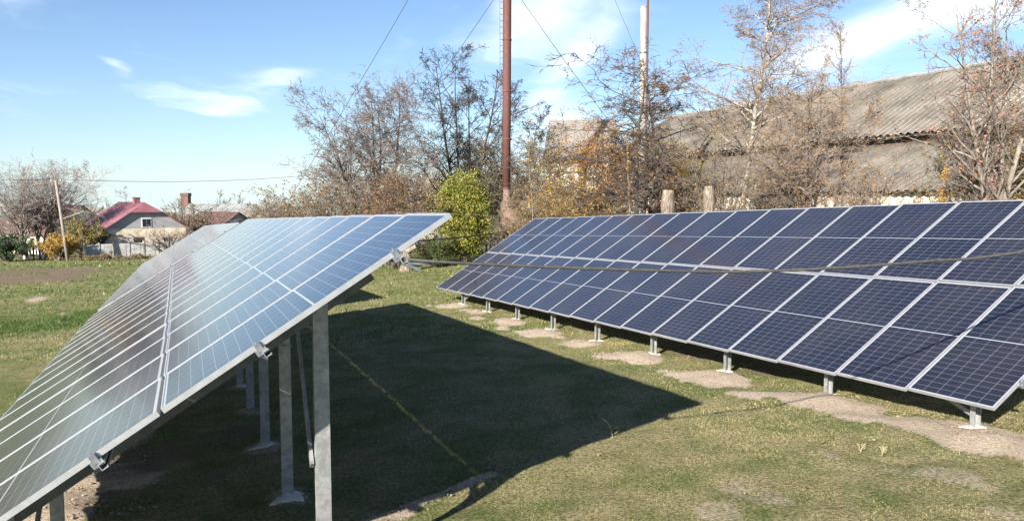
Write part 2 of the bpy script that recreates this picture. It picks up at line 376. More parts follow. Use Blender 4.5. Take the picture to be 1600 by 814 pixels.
gr = mixc(t, s3.outputs[1], gr, plc)
t.links.new(gr, b.inputs['Base Color'])
bp = N_(t, 'ShaderNodeBump', ins={'Strength': 1., 'Distance': .06, 'Height': n2.outputs[0]}); t.links.new(bp.outputs[0], b.inputs['Normal'])
tag(link(np_mesh('ground', np.stack([fx, fy, zz], 1), F, mats=[gm], col=np.stack([di, plo, lush], 1)), 'ground'), kind='structure')

# ------------------------------------------------------------------ grass (nobody could count it)
def blades(rng, n, x0, x1, y0, y1, hmin, hmax, wd, margin=1.25):
    y = rng.uniform(y0, y1, n); x = rng.uniform(x0, x1, n)
    k = np.abs(x) < (y * .70 * margin + 1.5); x, y = x[k], y[k]
    d, p, dr, lu, h = masks(x, y); cl = vnoise(x, y, .35, 21) * .5 + vnoise(x, y, 1.6, 22) * .5
    keep = rng.rand(len(x)) > np.clip(d * 1.25 + p * 1.1 + dr * .5 - lu * .4 - cl * .12, 0, .97)
    x, y, d, lu, h, cl, dr = (q[keep] for q in (x, y, d, lu, h, cl, dr)); n = len(x)
    z = gbase(x, y) + h - .01 + .035 * vnoise(x, y, 2.3, 13) + .018 * vnoise(x, y, .45, 11) * (1 - sstep(y, 30, 60))
    hg = rng.uniform(hmin, hmax, n) * (1 + lu * 1.0) * (1 + .5 * cl); th = rng.uniform(0, 6.283, n); w = wd * rng.uniform(.6, 1.4, n)
    lean = rng.uniform(.3, 2.2, n) * hg; la = rng.uniform(0, 6.283, n)
    B = np.stack([x, y, z], 1); s = np.stack([np.cos(th), np.sin(th), np.zeros(n)], 1) * w[:, None]
    mid = B + np.stack([np.cos(la) * lean * .35, np.sin(la) * lean * .35, hg * .65], 1)
    tip = B + np.stack([np.cos(la) * lean, np.sin(la) * lean, hg], 1)
    V = np.stack([B - s, B + s, mid + s * .7, mid - s * .7, tip], 1).reshape(-1, 3); i = np.arange(n) * 5
    F4 = np.stack([i, i + 1, i + 2, i + 3], 1); F3 = np.stack([i + 3, i + 2, i + 4], 1)
    mixv = np.clip(.34 - .16 * (1 - sstep(x, -4, 0)) * sstep(y, 4, 8) - .12 * sstep(y, 14, 20) + vnoise(x, y, .8, 41) * .28 + cl * .45 + rng.normal(0, .28, n) + dr * .4 - lu * .5 + .42 * sstep(x, -1, 2) * (1 - sstep(y, 8, 15)) - .25 * sstep(y, 25, 40) + .05, 0, 1)[:, None]
    c = np.array([.09, .14, .032]) * (1 - mixv) + np.array([.42, .355, .19]) * mixv
    c = c * rng.uniform(.7, 1.25, (n, 1))
    return V, F4, F3, np.repeat(c, 5, 0)
rng = np.random.RandomState(3)
VV = []; F4s = []; F3s = []; CC = []; off = 0
for args in ((560000, -9, 10, 3.2, 9.5, .006, .028, .0022), (330000, -14, 15, 9.5, 17, .012, .034, .0042), (110000, -25, 26, 17, 31, .03, .075, .010), (70000, -60, 40, 31, 60, .05, .12, .022), (25000, -110, 30, 60, 105, .08, .2, .05)):
    V, a4, a3, c = blades(rng, *args); VV.append(V); F4s.append(a4 + off); F3s.append(a3 + off); CC.append(c); off += len(V)
tag(link(np_mesh('grass', np.concatenate(VV), np.concatenate(F4s), np.concatenate(F3s), [M['grass']], col=np.concatenate(CC), smooth=False), 'grass'),
    'short green and straw coloured grass covering the field', 'grass', kind='stuff')

# fallen leaves
n = 2600; ly = rng.uniform(4, 30, n); lx = rng.uniform(-1, 1, n) * (ly * .85 + 1); keep = vnoise(lx, ly, 1.2, 31) + rng.normal(0, .5, n) > .1; lx, ly = lx[keep], ly[keep]; n = len(lx)
d_, p_, r_, l_, h_ = masks(lx, ly); lz = gbase(lx, ly) + h_ + .03 + .035 * vnoise(lx, ly, 2.3, 13) + .018 * vnoise(lx, ly, .45, 11)
c_ = np.stack([lx, ly, lz], 1); th = rng.uniform(0, 6.28, n); sz = rng.uniform(.012, .03, n)[:, None]
a_ = np.stack([np.cos(th), np.sin(th), rng.normal(0, .3, n)], 1) * sz; b_ = np.stack([-np.sin(th), np.cos(th), rng.normal(0, .3, n)], 1) * sz * .6
V = np.stack([c_ - a_, c_ + b_, c_ + a_, c_ - b_], 1).reshape(-1, 3); i = np.arange(n) * 4
cc0 = np.array([(.34, .21, .08), (.24, .14, .07), (.42, .33, .16), (.15, .09, .05)])[rng.randint(0, 4, n)]
tag(link(np_mesh('fallen_leaves', V, np.stack([i, i+1, i+2, i+3], 1), mats=[M['leaf']], col=np.repeat(cc0, 4, 0), smooth=False), 'fallen_leaves'), 'small brown fallen leaves scattered over the grass', 'leaves', kind='stuff')

# clods of turned soil
def clods(name, pts, label):
    bm = bmesh.new(); bmesh.ops.create_icosphere(bm, subdivisions=1, radius=1); v0 = np.array([v.co[:] for v in bm.verts]); f0 = np.array([[v.index for v in f.verts] for f in bm.faces]); bm.free()
    V = []; F = []; C = []
    for x, y, r in pts:
        v = v0 * (1 + rng.uniform(-.35, .35, (len(v0), 1))) * r * np.array([1.2, 1, .75]); a = rng.uniform(0, 6.28)
        v = np.stack([v[:, 0] * math.cos(a) - v[:, 1] * math.sin(a), v[:, 0] * math.sin(a) + v[:, 1] * math.cos(a), v[:, 2]], 1)
        F.append(f0 + len(V) * len(v0)); V.append(v + np.array([x, y, gz(x, y) + r * .2]))
        C.append(np.tile(np.array([.30, .235, .17]) * rng.uniform(.5, 1.1), (len(v0), 1)))
    return tag(link(np_mesh(name, np.concatenate(V), None, np.concatenate(F), [M['soil']], col=np.concatenate(C), smooth=False), name), label, 'soil', kind='stuff')
cl = []
for a, b in zip(ridge[:-1], ridge[1:]):
    for _ in range(45): q = a + (b - a) * rng.rand() + rng.normal(0, .05, 2); cl.append((q[0], q[1], rng.uniform(.004, .017)))
clods('soil_clods', cl, 'small crumbs of soil along the closed furrow at the shadow edge')
cl = []
for (mx, my, ra, rc, hh_, dd) in mounds:
    if dd < .7 or my > 22: continue
    for _ in range(40): q = np.array([mx, my]) + A2 * rng.normal(0, ra * .5) + N2 * rng.normal(0, rc * .5); cl.append((q[0], q[1], rng.uniform(.005, .016)))
for _ in range(500): q = gp(rng.uniform(60, 250), rng.uniform(680, 814)); cl.append((q[0], q[1], .004 + .016 * rng.rand() ** 2))
clods('soil_crumbs', cl, 'brown crumbs of dug soil scattered around the table posts')

# concrete apron behind the near end of the right table
c0 = tpt(tables['R'], -1.3, 1.0); z0 = gz(*tpt(tables['R'], -.5, 2.2))
mb = MB(); pts = [tpt(tables['R'], k, d) for k, d in ((-3.2, .95), (-.45, .85), (-.15, 2.0), (-.3, 4.2), (-3.2, 4.2))]
n = len(pts); V = [(p[0], p[1], gz(*p) + .035) for p in pts] + [(p[0], p[1], gz(*p) - .1) for p in pts]
mb.add(V, [tuple(range(n))[::-1]] + [(i, (i + 1) % n, (i + 1) % n + n, i + n) for i in range(n)])
tag(mb.build('pavement', M['slab']), kind='structure')

# ------------------------------------------------------------------ solar tables
def glass_mat():
    m = bpy.data.materials.new('solar_cells'); m.use_nodes = True; t = m.node_tree; b = t.nodes['Principled BSDF']
    tcn = N_(t, 'ShaderNodeTexCoord'); s = N_(t, 'ShaderNodeSeparateXYZ', ins={0: tcn.outputs['Object']}); x, y = s.outputs[0], s.outputs[1]
    Lp, Wp = PL - .024, PW - .012; m0 = .026
    fyc = M_(t, 'DIVIDE', M_(t, 'SUBTRACT', y, m0), (Wp - 2 * m0) / 6)
    xm = M_(t, 'ABSOLUTE', M_(t, 'SUBTRACT', x, Lp / 2)); h0 = .006; hp = (Lp / 2 - m0 - h0) / 12
    fxc = M_(t, 'DIVIDE', M_(t, 'SUBTRACT', xm, h0), hp)
    def line(v, w):
        fr = M_(t, 'FRACT', v); d = M_(t, 'MINIMUM', fr, M_(t, 'SUBTRACT', 1., fr)); return M_(t, 'LESS_THAN', d, w)
    g1 = line(fyc, .0018 / ((Wp - 2 * m0) / 6)); g2 = line(fxc, .0013 / hp)
    midl = M_(t, 'LESS_THAN', xm, h0); edge = M_(t, 'MAXIMUM', M_(t, 'GREATER_THAN', M_(t, 'ABSOLUTE', M_(t, 'SUBTRACT', y, Wp / 2)), Wp / 2 - m0), M_(t, 'GREATER_THAN', xm, Lp / 2 - m0))
    bus = M_(t, 'MULTIPLY', line(M_(t, 'MULTIPLY', fyc, 9.), .03), .25)
    full = M_(t, 'MAXIMUM', midl, edge)
    oi = N_(t, 'ShaderNodeObjectInfo'); rn = oi.outputs['Random']
    cell = N_(t, 'ShaderNodeTexNoise', ins={'Vector': tcn.outputs['Object'], 'Scale': 3., 'Detail': 2.})
    base = mixc(t, rn, (.005, .008, .017), (.013, .012, .022))
    base = mixc(t, ramp(t, cell.outputs[0], .3, .7), base, (.006, .009, .022))
    c = mixc(t, bus, base, (.06, .065, .08))
    c = mixc(t, M_(t, 'MAXIMUM', g1, g2), c, (.19, .20, .24))
    c = mixc(t, full, c, (.30, .31, .34))
    # thin uneven dust
    P = N_(t, 'ShaderNodeNewGeometry').outputs['Position']
    du = N_(t, 'ShaderNodeTexNoise', ins={'Vector': P, 'Scale': .9, 'Detail': 8., 'Roughness': .6})
    c = mixc(t, M_(t, 'ADD', M_(t, 'MULTIPLY', ramp(t, du.outputs[0], .35, .75), .03), .008), c, (.36, .30, .24))
    t.links.new(c, b.inputs['Base Color'])
    b.inputs['Roughness'].default_value = .5; b.inputs['Specular IOR Level'].default_value = .2
    b.inputs['Coat Weight'].default_value = 1.; b.inputs['Coat IOR'].default_value = 1.42
    t.links.new(M_(t, 'ADD', M_(t, 'MULTIPLY', du.outputs[0], .05), .085), b.inputs['Coat Roughness'])
    return m
M['cells'] = glass_mat(); M['back'] = mat('white_backsheet', (.45, .45, .45), None, .6)
Lp, Wp, TH = PL - .024, PW - .012, .035
lip = .011
mb = MB()
mb.box((0, 0, -TH), (Lp, lip, 0)); mb.box((0, Wp - lip, -TH), (Lp, Wp, 0)); mb.box((0, lip, -TH), (lip, Wp - lip, 0)); mb.box((Lp - lip, lip, -TH), (Lp, Wp - lip, 0))
pf = mb.build('solar_panel', M['alu'], bevel=0)
mb = MB(); mb.add([(lip, lip, -.004), (Lp - lip, lip, -.004), (Lp - lip, Wp - lip, -.004), (lip, Wp - lip, -.004)], [(0, 1, 2, 3)], 0)
mb.add([(lip, lip, -.012), (Lp - lip, lip, -.012), (Lp - lip, Wp - lip, -.012), (lip, Wp - lip, -.012)], [(3, 2, 1, 0)], 1)
pc = mb.build('cell_sheet', [M['cells'], M['back']]); pc.parent = pf
panel_used = False
rj = random.Random(9)
PUR = (.22, .80, 1.30, 1.775)       # purlins, in panel lengths up the slope
def solar_table(key, K, label, zend=None):
    global panel_used
    T = tables[key]; n = T['n']; ti, sl = T['ti'], T['sl']
    root = empty('solar_table', T['p'], -T['az'], label=label, cat='solar array', group='rows of ground mounted solar panels')
    U = Vector((math.cos(ti), 0, math.sin(ti))); Aa = Vector((0, math.cos(sl), math.sin(sl))); Aa.normalize(); Nn = U.cross(Aa).normalized()
    if Nn.z < 0: Nn = -Nn
    V_ = Nn.cross(U)
    def pt(k, s, h=0): return U * (s * PL) + Aa * (k * PW) + Nn * h
    for k in range(n):
        for s in (0, 1):
            c = pf if not panel_used else copy_tree(pf, root)
            panel_used = True; c.parent = root
            dz = rj.uniform(-.0015, .0015); p = pt(k, s, dz) + Aa * .006
            m = Matrix.Identity(4)
            for r in range(3): m[r][0] = U[r]; m[r][1] = V_[r]; m[r][2] = Nn[r]; m[r][3] = p[r]
            c.matrix_parent_inverse = Matrix.Identity(4); c.matrix_basis = m @ Matrix.Rotation(rj.uniform(-.0012, .0012), 4, 'Y')
    for s in PUR:
        q = MB(); q.chan(pt(-.045, s, -.077), pt(n + .04, s, -.077), .041, .041, .004, U); q.build('purlin', M['steel'], root)
        for kk in (-.012, n + .004):
            q = MB(); sg = -1 if kk < 1 else 1
            q.box((-.018, -.014, -.05), (.018, .014, .007)); q.box((-.022, -.02 if sg > 0 else 0, .002), (.022, 0 if sg > 0 else .02, .007)); q.tube([(0, 0, .007), (0, 0, .018)], .007, 6)
            q.box((-.034, -.008, -.074), (.034, .008, -.036))
            e = q.build('end_clamp', M['zinc'], root); m = Matrix.Identity(4); pp = pt(kk, s) + Aa * (.03 * sg * 0)
            for r in range(3): m[r][0] = U[r]; m[r][1] = V_[r]; m[r][2] = Nn[r]; m[r][3] = pp[r]
            e.matrix_basis = m
    a = np.array([math.sin(T['az']), math.cos(T['az'])]); nn = np.array([math.cos(T['az']), -math.sin(T['az'])])
    def gl(d, y):
        w = np.array(T['p'][:2]) + a * y + nn * d; return gz(*w) - T['p'][2]
    for j, k in enumerate(K):
        y = k * PW; HR = .11
        lo, hi = (.12, 1.73) if j == 0 and key == 'L' else (.1, 1.85)
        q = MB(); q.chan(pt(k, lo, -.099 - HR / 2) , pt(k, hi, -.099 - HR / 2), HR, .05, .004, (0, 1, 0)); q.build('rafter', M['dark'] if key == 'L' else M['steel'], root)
        for d in (D0 if key == 'R' else DL, D1):
            g = gl(d, y); s = d / math.cos(ti) / PL; top = pt(k, s, -.099 - .02)
            q = MB(); q.chan((d, top.y - .006, g - .3), (d, top.y - .006, top.z), .105, .055, .004, (0, -1, 0) if key == 'R' and d == D0 else (-.25, -1, 0) if False else (0, -1, 0) if key == 'R' else (0, 1, 0))
            if not (key == 'R' and d == D0): pass
            for zb in (.06, .12):
                yb = top.y - .006 - .008; q.tube([(d - .02, yb + .004, top.z - zb), (d - .02, yb - .004, top.z - zb)], .011, 6)
            q.build('post', M['steel'], root)
            # footing: rough disc of concrete poured round the post
            q = MB(); m_ = 14; rr = [rj.uniform(.08, .19) if key == 'R' else rj.uniform(.09, .26) for _ in range(m_)]
            Vt = [(d + rr[i] * 1.15 * math.cos(i * 6.283 / m_), y + rr[i] * math.sin(i * 6.283 / m_)) for i in range(m_)]
            V = [(u, v, gl(u, v) - .04) for u, v in Vt] + [(d + (u - d) * .8, y + (v - y) * .8, gl(u, v) + .012 + rj.uniform(-.01, .02)) for u, v in Vt] + [(d, y, g + .04)]
            q.add(V, [(i, (i + 1) % m_, (i + 1) % m_ + m_, i + m_) for i in range(m_)] + [(i + m_, (i + 1) % m_ + m_, 2 * m_) for i in range(m_)])
            q.build('footing', M['conc'], root)
        # brace between rafter and rear post
        s = 1.05; q = MB(); p1 = pt(k, s, -.16) + Vector((0, -.03 if key != 'R' else .03, 0)); q.chan(p1, (D1, p1.y, gl(D1, y) + .75), .04, .025, .003, (0, 1, 0))
    # long diagonals in both end bays
    for (ka, kb) in ((K[0], K[1]), (K[-1], K[-2])):
        for d, hb in ((D0 if key == 'R' else DL, .12), (D1, .85)):
            s = d / math.cos(ti) / PL; kt = ka + (kb - ka) * (.42 if d < 2 else .62); q = MB()
            xo = .04 if d < 2 else -.09; q.chan((d + xo, ka * PW, gl(d, ka * PW) + hb), pt(kt, s, -.11) + Vector((xo, 0, 0)), .045, .025, .003, (1, 0, 0)); q.build('brace', M['steel'], root)
    return root, pt
rootR, ptR = solar_table('R', KR, 'dark blue solar panel row on the right side of the field, facing the viewer')
rootL, ptL = solar_table('L', KL, 'nearest solar panel row at the left, seen along its end edge, reflecting pale sky')
rootF, ptF = solar_table('F', KF, 'far low row of solar panels continuing behind the nearest left row towards the houses')
# a twist of pale tie wire left on the second rear post
q = MB(); d = D1; yk = KL[1] * PW; zt = .98
q.tube([(d - .07, yk - .02, zt), (d - .03, yk - .035, zt - .01), (d + .03, yk - .035, zt - .025), (d + .07, yk - .02, zt - .035), (d + .06, yk + .05, zt - .03)], .005, 5)
q.tube([(d - .07, yk - .02, zt), (d - .09, yk - .05, zt + .02)], .004, 5)
q.build('tie_wire', M['zinc'], rootL)
# loose bracket hanging at the top purlin end
bpy.context.view_layer.update()

# ------------------------------------------------------------------ cables slung between the tables
def w_of(root, v): return root.matrix_world @ v
def sag(a, b, s, n=24): return [a.lerp(b, i / n) - Vector((0, 0, s * 4 * (i / n) * (1 - i / n))) for i in range(n + 1)]
c0 = w_of(rootL, ptL(-.02, 1.775, -.06))
c1 = at(1600, 393, 5.2); c1b = at(1100, 424, 5.0); 
def qbez(pts, n=30):
    out = []; P = [pts[0] * 2 - pts[1]] + list(pts) + [pts[-1] * 2 - pts[-2]]
    for i in range(1, len(P) - 2):
        for j in range(n):
            t = j / n; a, b, c, d = P[i-1], P[i], P[i+1], P[i+2]
            out.append(.5 * ((2*b) + (c-a)*t + (2*a-5*b+4*c-d)*t*t + (3*b-a-3*c+d)*t**3))
    return out + [P[-2]]
q = MB(); q.tube(qbez([c0, at(700, 410, 5.0), at(850, 417, 5.3), at(1000, 422, 5.65), at(1150, 424.5, 6.05), at(1300, 419, 6.4), at(1450, 408, 6.9), at(1600, 393, 7.5), at(2050, 320, 9.2)], 10), [.009 + .005 * min(i / 70, 1) for i in range(81)], 8)
tag(q.build('cable', M['cable'], smooth=True), 'lower dark cable sagging across in front of the whole right solar row', 'cable', 'cables slung between the solar rows')
def gpt0(u, D):
    r = ray(u, 345); return Vector((r[0] / r[1] * D, D, float(gbase(r[0] / r[1] * D, D)) + 2.6))
q = MB(); e0 = w_of(rootL, ptL(2.6, 1.9, -.10)); e1 = w_of(rootR, ptR(17.3, 1.85, -.12))
q.tube(qbez([w_of(rootL, ptL(13.5, 1.5, -.2)), at(644, 377, 24), at(760, 366, 31.0), at(800, 359, 36.), gpt0(905, 42)], 10), [.024 + .006 * min(i / 40, 1) for i in range(41)], 8)
tag(q.build('cable', M['cable'], smooth=True), 'upper dark cable passing before the yellow bush to the far end of the right row', 'cable', 'cables slung between the solar rows')
# metal conduit bracket by the cable end
q = MB(); o_ = c0 + Vector((.02, .02, -.03))
q.bar(o_, o_ + Vector((.10, .05, -.05)), .05, .02); q.bar(o_ + Vector((.03, .0, .0)), o_ + Vector((.16, .06, -.012)), .03, .012)
br = q.build('bracket', M['zinc']); br.parent = rootL; br.matrix_parent_inverse = rootL.matrix_world.inverted()

# ------------------------------------------------------------------ vegetation
def norm(v): return v / np.maximum(np.linalg.norm(v, axis=-1, keepdims=True), 1e-9)
def branch(rng, st, di, ln, r0, npt, wander, up, taper=.85):
    n = len(st); P = np.zeros((n, npt, 3)); P[:, 0] = st; d = norm(di)
    for i in range(1, npt):
        d = norm(d + rng.normal(0, wander, (n, 3)) + np.array([0, 0, up])); P[:, i] = P[:, i-1] + d * (ln / (npt - 1))[:, None]
    Rr = r0[:, None] * (1 - taper * np.linspace(0, 1, npt)[None, :]); return P, Rr
def kids(rng, P, Rr, ln, per, tmin, tmax, ang, lf, rf, flat=1.):
    n, npt, _ = P.shape; idx = np.repeat(np.arange(n), per); m = len(idx); t = rng.uniform(tmin, tmax, m); f = t * (npt - 1); i = np.minimum(f.astype(int), npt - 2); w = (f - i)[:, None]
    st = P[idx, i] * (1 - w) + P[idx, i+1] * w; T = norm(P[idx, i+1] - P[idx, i]); r = (Rr[idx, i] * (1 - w[:, 0]) + Rr[idx, i+1] * w[:, 0])
    pr = norm(np.cross(T, rng.normal(0, 1, (m, 3)) * np.array([1, 1, flat]))); a = rng.normal(ang, .22, m)[:, None]
    return st, T * np.cos(a) + pr * np.sin(a), ln[idx] * lf * (1.15 - .6 * t) * rng.uniform(.35, 1.3, m), np.maximum(r * rf, .0025)
def tubes(P, Rr, sides):
    n, npt, _ = P.shape; T = np.zeros_like(P); T[:, 1:-1] = P[:, 2:] - P[:, :-2]; T[:, 0] = P[:, 1] - P[:, 0]; T[:, -1] = P[:, -1] - P[:, -2]; T = norm(T)
    ref = np.tile(np.array([.31, .95, .07]), (n, npt, 1)); x = norm(np.cross(T, ref)); y = np.cross(x, T)
    an = np.arange(sides) * 2 * np.pi / sides
    V = P[:, :, None] + (x[:, :, None] * np.cos(an)[None, None, :, None] + y[:, :, None] * np.sin(an)[None, None, :, None]) * Rr[:, :, None, None]
    b = (np.arange(n)[:, None, None] * npt + np.arange(npt - 1)[None, :, None]) * sides; k = np.arange(sides)[None, None, :]; k2 = (k + 1) % sides
    F = np.stack([b + k, b + k2, b + sides + k2, b + sides + k], -1).reshape(-1, 4)
    return V.reshape(-1, 3), F
def leaves(rng, pts, size, cols, jit):
    n = len(pts); c = pts + rng.normal(0, jit, (n, 3)); a = norm(rng.normal(0, 1, (n, 3))); b = norm(np.cross(a, rng.normal(0, 1, (n, 3)))); s = size * rng.uniform(.6, 1.4, n)[:, None]
    V = np.stack([c - a * s, c + b * s * .55, c + a * s, c - b * s * .55], 1).reshape(-1, 3); i = np.arange(n) * 4
    cols = np.array(cols); cc = cols[rng.randint(0, len(cols), n)] * rng.uniform(.7, 1.3, (n, 1))
    return V, np.stack([i, i+1, i+2, i+3], 1), np.repeat(cc, 4, 0)
def grow(seed, stems, H, Wd, per=(9, 6, 5, 3), ang=(.62, .72, .7, .6), lf=(.62, .55, .5, .5), up=(.04, .07, .04, 0), wander=(.09, .12, .15, .2), r0=.12, tmin=.25, lean=.35,
         dirs=None, nleaf=0, lsize=.05, lcols=((.3, .2, .05),), twig=(.13, .10, .085), rmin=.006, ljit=.05, droop=0, height_scale=True, trunkh=0, depth=.9):
    """returns (trunk verts, faces), (crown verts, faces, colours, n twig faces) with base at the origin, H high and Wd wide"""
    rng = np.random.RandomState(seed); tv = []; tf = []; cv_ = []; cf = []; cc = []; o1 = 0; o2 = 0
    base = np.zeros((stems, 3)); base[:, :2] = rng.normal(0, .04 * H * (stems > 1), (stems, 2))
    if dirs is None: d = np.stack([rng.normal(0, lean, stems), rng.normal(0, lean, stems), np.ones(stems)], 1) if stems > 1 else np.array([[rng.normal(0, .05), 0, 1]])
    else: d = np.array(dirs, float)
    ln = H * rng.uniform(.75, 1, stems) if stems > 1 else np.array([H * .95])
    P, Rr = branch(rng, base, d, ln, np.full(stems, r0) * (rng.uniform(.7, 1.1, stems)), 10, wander[0], up[0])
    P[:, :, 2] *= H * (.86 if stems > 1 else .96) / P[:, :, 2].max(); q0 = 1.
    if stems > 1:
        w0 = np.abs(P[:, :, :2]).max(); P[:, :, :2] *= np.clip(Wd / 2 * .60 / w0, .1, 4)
    ln = np.linalg.norm(np.diff(P, axis=1), axis=2).sum(1); q0 = float(np.clip(Wd / (H * .62), .35, 1.3)); levels = [(P, Rr, ln)]
    for L, p in enumerate(per):
        P0, R0, l0 = levels[-1]; st, dd, l, r = kids(rng, P0, R0, l0, p, tmin if L == 0 else .15, 1., ang[L], lf[L], .62)
        if L == 0 and q0 != 1: l = l * q0
        if droop and L >= 1: dd[:, 2] -= droop
        P, Rr = branch(rng, st, dd, l, np.maximum(r, rmin), 7 if L == 0 else 5 if L == 1 else 4, wander[min(L+1, 3)], up[min(L+1, 3)]); levels.append((P, np.maximum(Rr, rmin * .55), l))
    allp = np.concatenate([q[0].reshape(-1, 3) for q in levels]); sz = H / np.percentile(allp[:, 2], 99.7); hw = max(np.percentile(np.abs(allp[:, 0]), 95.5), .01); sx = np.clip((Wd / 2) / hw, .6, 1.7)
    sc = np.array([sx, sx * depth, sz])
    for L, (P, Rr, l) in enumerate(levels):
        P = P * sc; V, F = tubes(P, Rr, (8, 6, 4, 3, 3, 3)[L])
        if L < 2: tv.append(V); tf.append(F + o1); o1 += len(V)
        else:
            cv_.append(V); cf.append(F + o2); o2 += len(V); cc.append(np.array(twig) * np.ones((len(V), 3)) * (1. if L > 2 else .85))
    nt_ = sum(len(f) for f in cf)
    if nleaf:
        P = np.concatenate([q[0][:, 1:].reshape(-1, 3) for q in levels[-2:]]) * sc; P = P[rng.randint(0, len(P), nleaf)]
        V, F, c = leaves(rng, P, lsize, lcols, ljit); cv_.append(V); cf.append(F + o2); cc.append(c)
    return (np.concatenate(tv), np.concatenate(tf)), (np.concatenate(cv_), np.concatenate(cf), np.concatenate(cc), nt_)
def tree_obj(name, p, tr, cr, bark, label, cat, group=None, rz=0):
    root = empty(name, p, rz, label=label, cat=cat, group=group)
    link(np_mesh('trunk' if cat != 'shrub' else 'stems', tr[0], tr[1], mats=[bark]), 'trunk' if cat != 'shrub' else 'stems', root)
    mi = np.ones(len(cr[1]), int); mi[:cr[3]] = 0
    link(np_mesh('crown', cr[0], cr[1], mats=[M['twig'], M['leaf']], midx=mi, col=cr[2], smooth=False), 'crown', root)
    return root
def plant(name, label, cat, D, ub, u0, u1, vt, seed, stems=1, bark='bark', group=None, sink=.1, side=None, **kw):
    """a tree or shrub standing D metres away, its stem foot at column ub, crown from u0 to u1, top at row vt"""
    x = (ub - 800) / FPX * D / ray(ub, 330)[1] * 1.0; r = ray(ub, 330); x = r[0] / r[1] * D
    z = float(gbase(x, D)); top = at(ub, vt, D).z; H = top - z; Wd = 2 * max(abs(u1 - ub), abs(ub - u0)) / FPX * D
    Wd = (u1 - u0) / FPX * D
    tr, cr = grow(seed, stems, H, Wd, **kw)
    sh = ((u0 + u1) / 2 - ub) / FPX * D     # lean the crown sideways when the photo's crown is off its foot
    for V in (tr[0], cr[0]): V[:, 0] += sh * np.clip(V[:, 2] / H, 0, 1) ** 1.3
    return tree_obj(name, (x, D, z - sink), tr, cr, M[bark], label, cat, group)
OC = ((.42, .22, .04), (.36, .17, .04), (.30, .22, .06), (.22, .12, .05))
YE = ((.27, .28, .05), (.19, .23, .04), (.36, .31, .06), (.11, .15, .03), (.22, .20, .05))
BR = ((.25, .165, .09), (.20, .135, .085), (.32, .21, .11))
OL = ((.13, .13, .04), (.18, .15, .05), (.10, .11, .035))
TW = (.15, .115, .095); TG = (.17, .145, .125)

# --- trees behind the near ends, left to right
gB = 'bare trees behind the solar rows'
plant('bare_tree', 'wide bare walnut tree crossed by the guy wire, left of the darker bare tree', 'tree', 46, 592, 474, 655, 106, 11, 5, 'bark', gB, r0=.15, dirs=[(-1.1, .1, 1), (-.55, -.3, 1), (-.15, .2, 1), (.12, -.1, 1), (.5, .2, 1)], up=(.06, .02, .0, 0), wander=(.10, .15, .2, .25), ang=(.85, .8, .8, .7), lf=(.42, .55, .55, .5), per=(17, 10, 8, 4), tmin=.15, twig=(.15, .12, .105), rmin=.0105, nleaf=500, lsize=.035, lcols=BR)
plant('bare_tree', 'dark bare tree with upright limbs just left of the rusty chimney', 'tree', 52, 728, 640, 796, 74, 23, 4, 'darkbark', gB, r0=.16, dirs=[(-.55, .1, 1), (-.15, -.2, 1), (.1, .2, 1), (.55, 0, 1)], up=(.05, .03, .01, 0), wander=(.07, .12, .18, .22), ang=(.75, .75, .75, .7), lf=(.42, .55, .55, .5), per=(17, 10, 8, 4), tmin=.12, twig=(.055, .046, .042), rmin=.0125)
plant('bare_tree', 'smaller dark bare tree spreading just right of the rusty chimney', 'tree', 55, 790, 762, 866, 128, 31, 3, 'darkbark', gB, r0=.14, dirs=[(-.2, .1, 1), (.35, -.2, 1), (.8, .1, 1)], up=(.05, .03, .01, 0), wander=(.08, .12, .18, .22), ang=(.75, .75, .75, .7), lf=(.42, .55, .55, .5), per=(17, 10, 7, 4), tmin=.12, twig=(.055, .046, .042), rmin=.0125)
plant('old_apple_tree', 'gnarled dark apple tree with last ochre leaves before the pale pipe', 'tree', 30, 1012, 862, 1135, 68, 44, 6, 'darkbark', gB, r0=.15, dirs=[(-1.3, .1, .9), (-.7, -.4, 1), (-.1, .2, 1), (.3, -.3, 1), (.9, .1, .9), (.05, -.1, 1.2)], up=(.05, .02, .0, 0), wander=(.22, .26, .26, .3), ang=(.9, .85, .8, .7), lf=(.42, .5, .5, .5), per=(19, 12, 8, 4), tmin=.25, twig=(.085, .066, .055), rmin=.0088, nleaf=7500, lsize=.042, lcols=OC[:2] + BR)
plant('birch', 'tall white barked birch with thin hanging twigs above the roof', 'tree', 33, 1142, 1062, 1278, -75, 53, 1, 'birch', gB, r0=.16, per=(52, 12, 8, 4), ang=(.8, .75, .7, .6), lf=(.34, .55, .55, .5), droop=.12, up=(.02, .04, .0, 0), tmin=.36, dirs=[(.045, 0, 1)], wander=(.03, .12, .18, .2), twig=(.22, .17, .14), rmin=.0058, nleaf=4500, lsize=.032, lcols=((.34, .23, .10), (.28, .17, .09)))
plant('bare_tree', 'bare tree on a thick short bole forking in front of the long roof', 'tree', 27, 1272, 1178, 1376, 82, 62, 6, 'bark', gB, r0=.085, dirs=[(-.5, 0, 1), (-.25, -.2, 1), (-.05, .1, 1), (.12, -.1, 1), (.3, .15, 1), (.55, 0, 1)], wander=(.05, .12, .16, .2), ang=(.6, .7, .7, .6), lf=(.38, .5, .5, .5), per=(17, 9, 7, 4), up=(.03, .05, .02, 0), twig=(.20, .155, .125), rmin=.0055, nleaf=3800, lsize=.032, lcols=OC)
plant('young_poplar', 'slender spire of bare upright twigs rising above the roof ridge', 'tree', 29, 1318, 1288, 1350, 28, 71, 1, 'bark', gB, r0=.06, per=(40, 9, 7), ang=(.35, .4, .5), lf=(.3, .5, .5), up=(.02, .15, .1, 0), wander=(.03, .08, .12, .1), tmin=.3, twig=(.16, .12, .10), rmin=.005, nleaf=350, lsize=.035, lcols=OC)
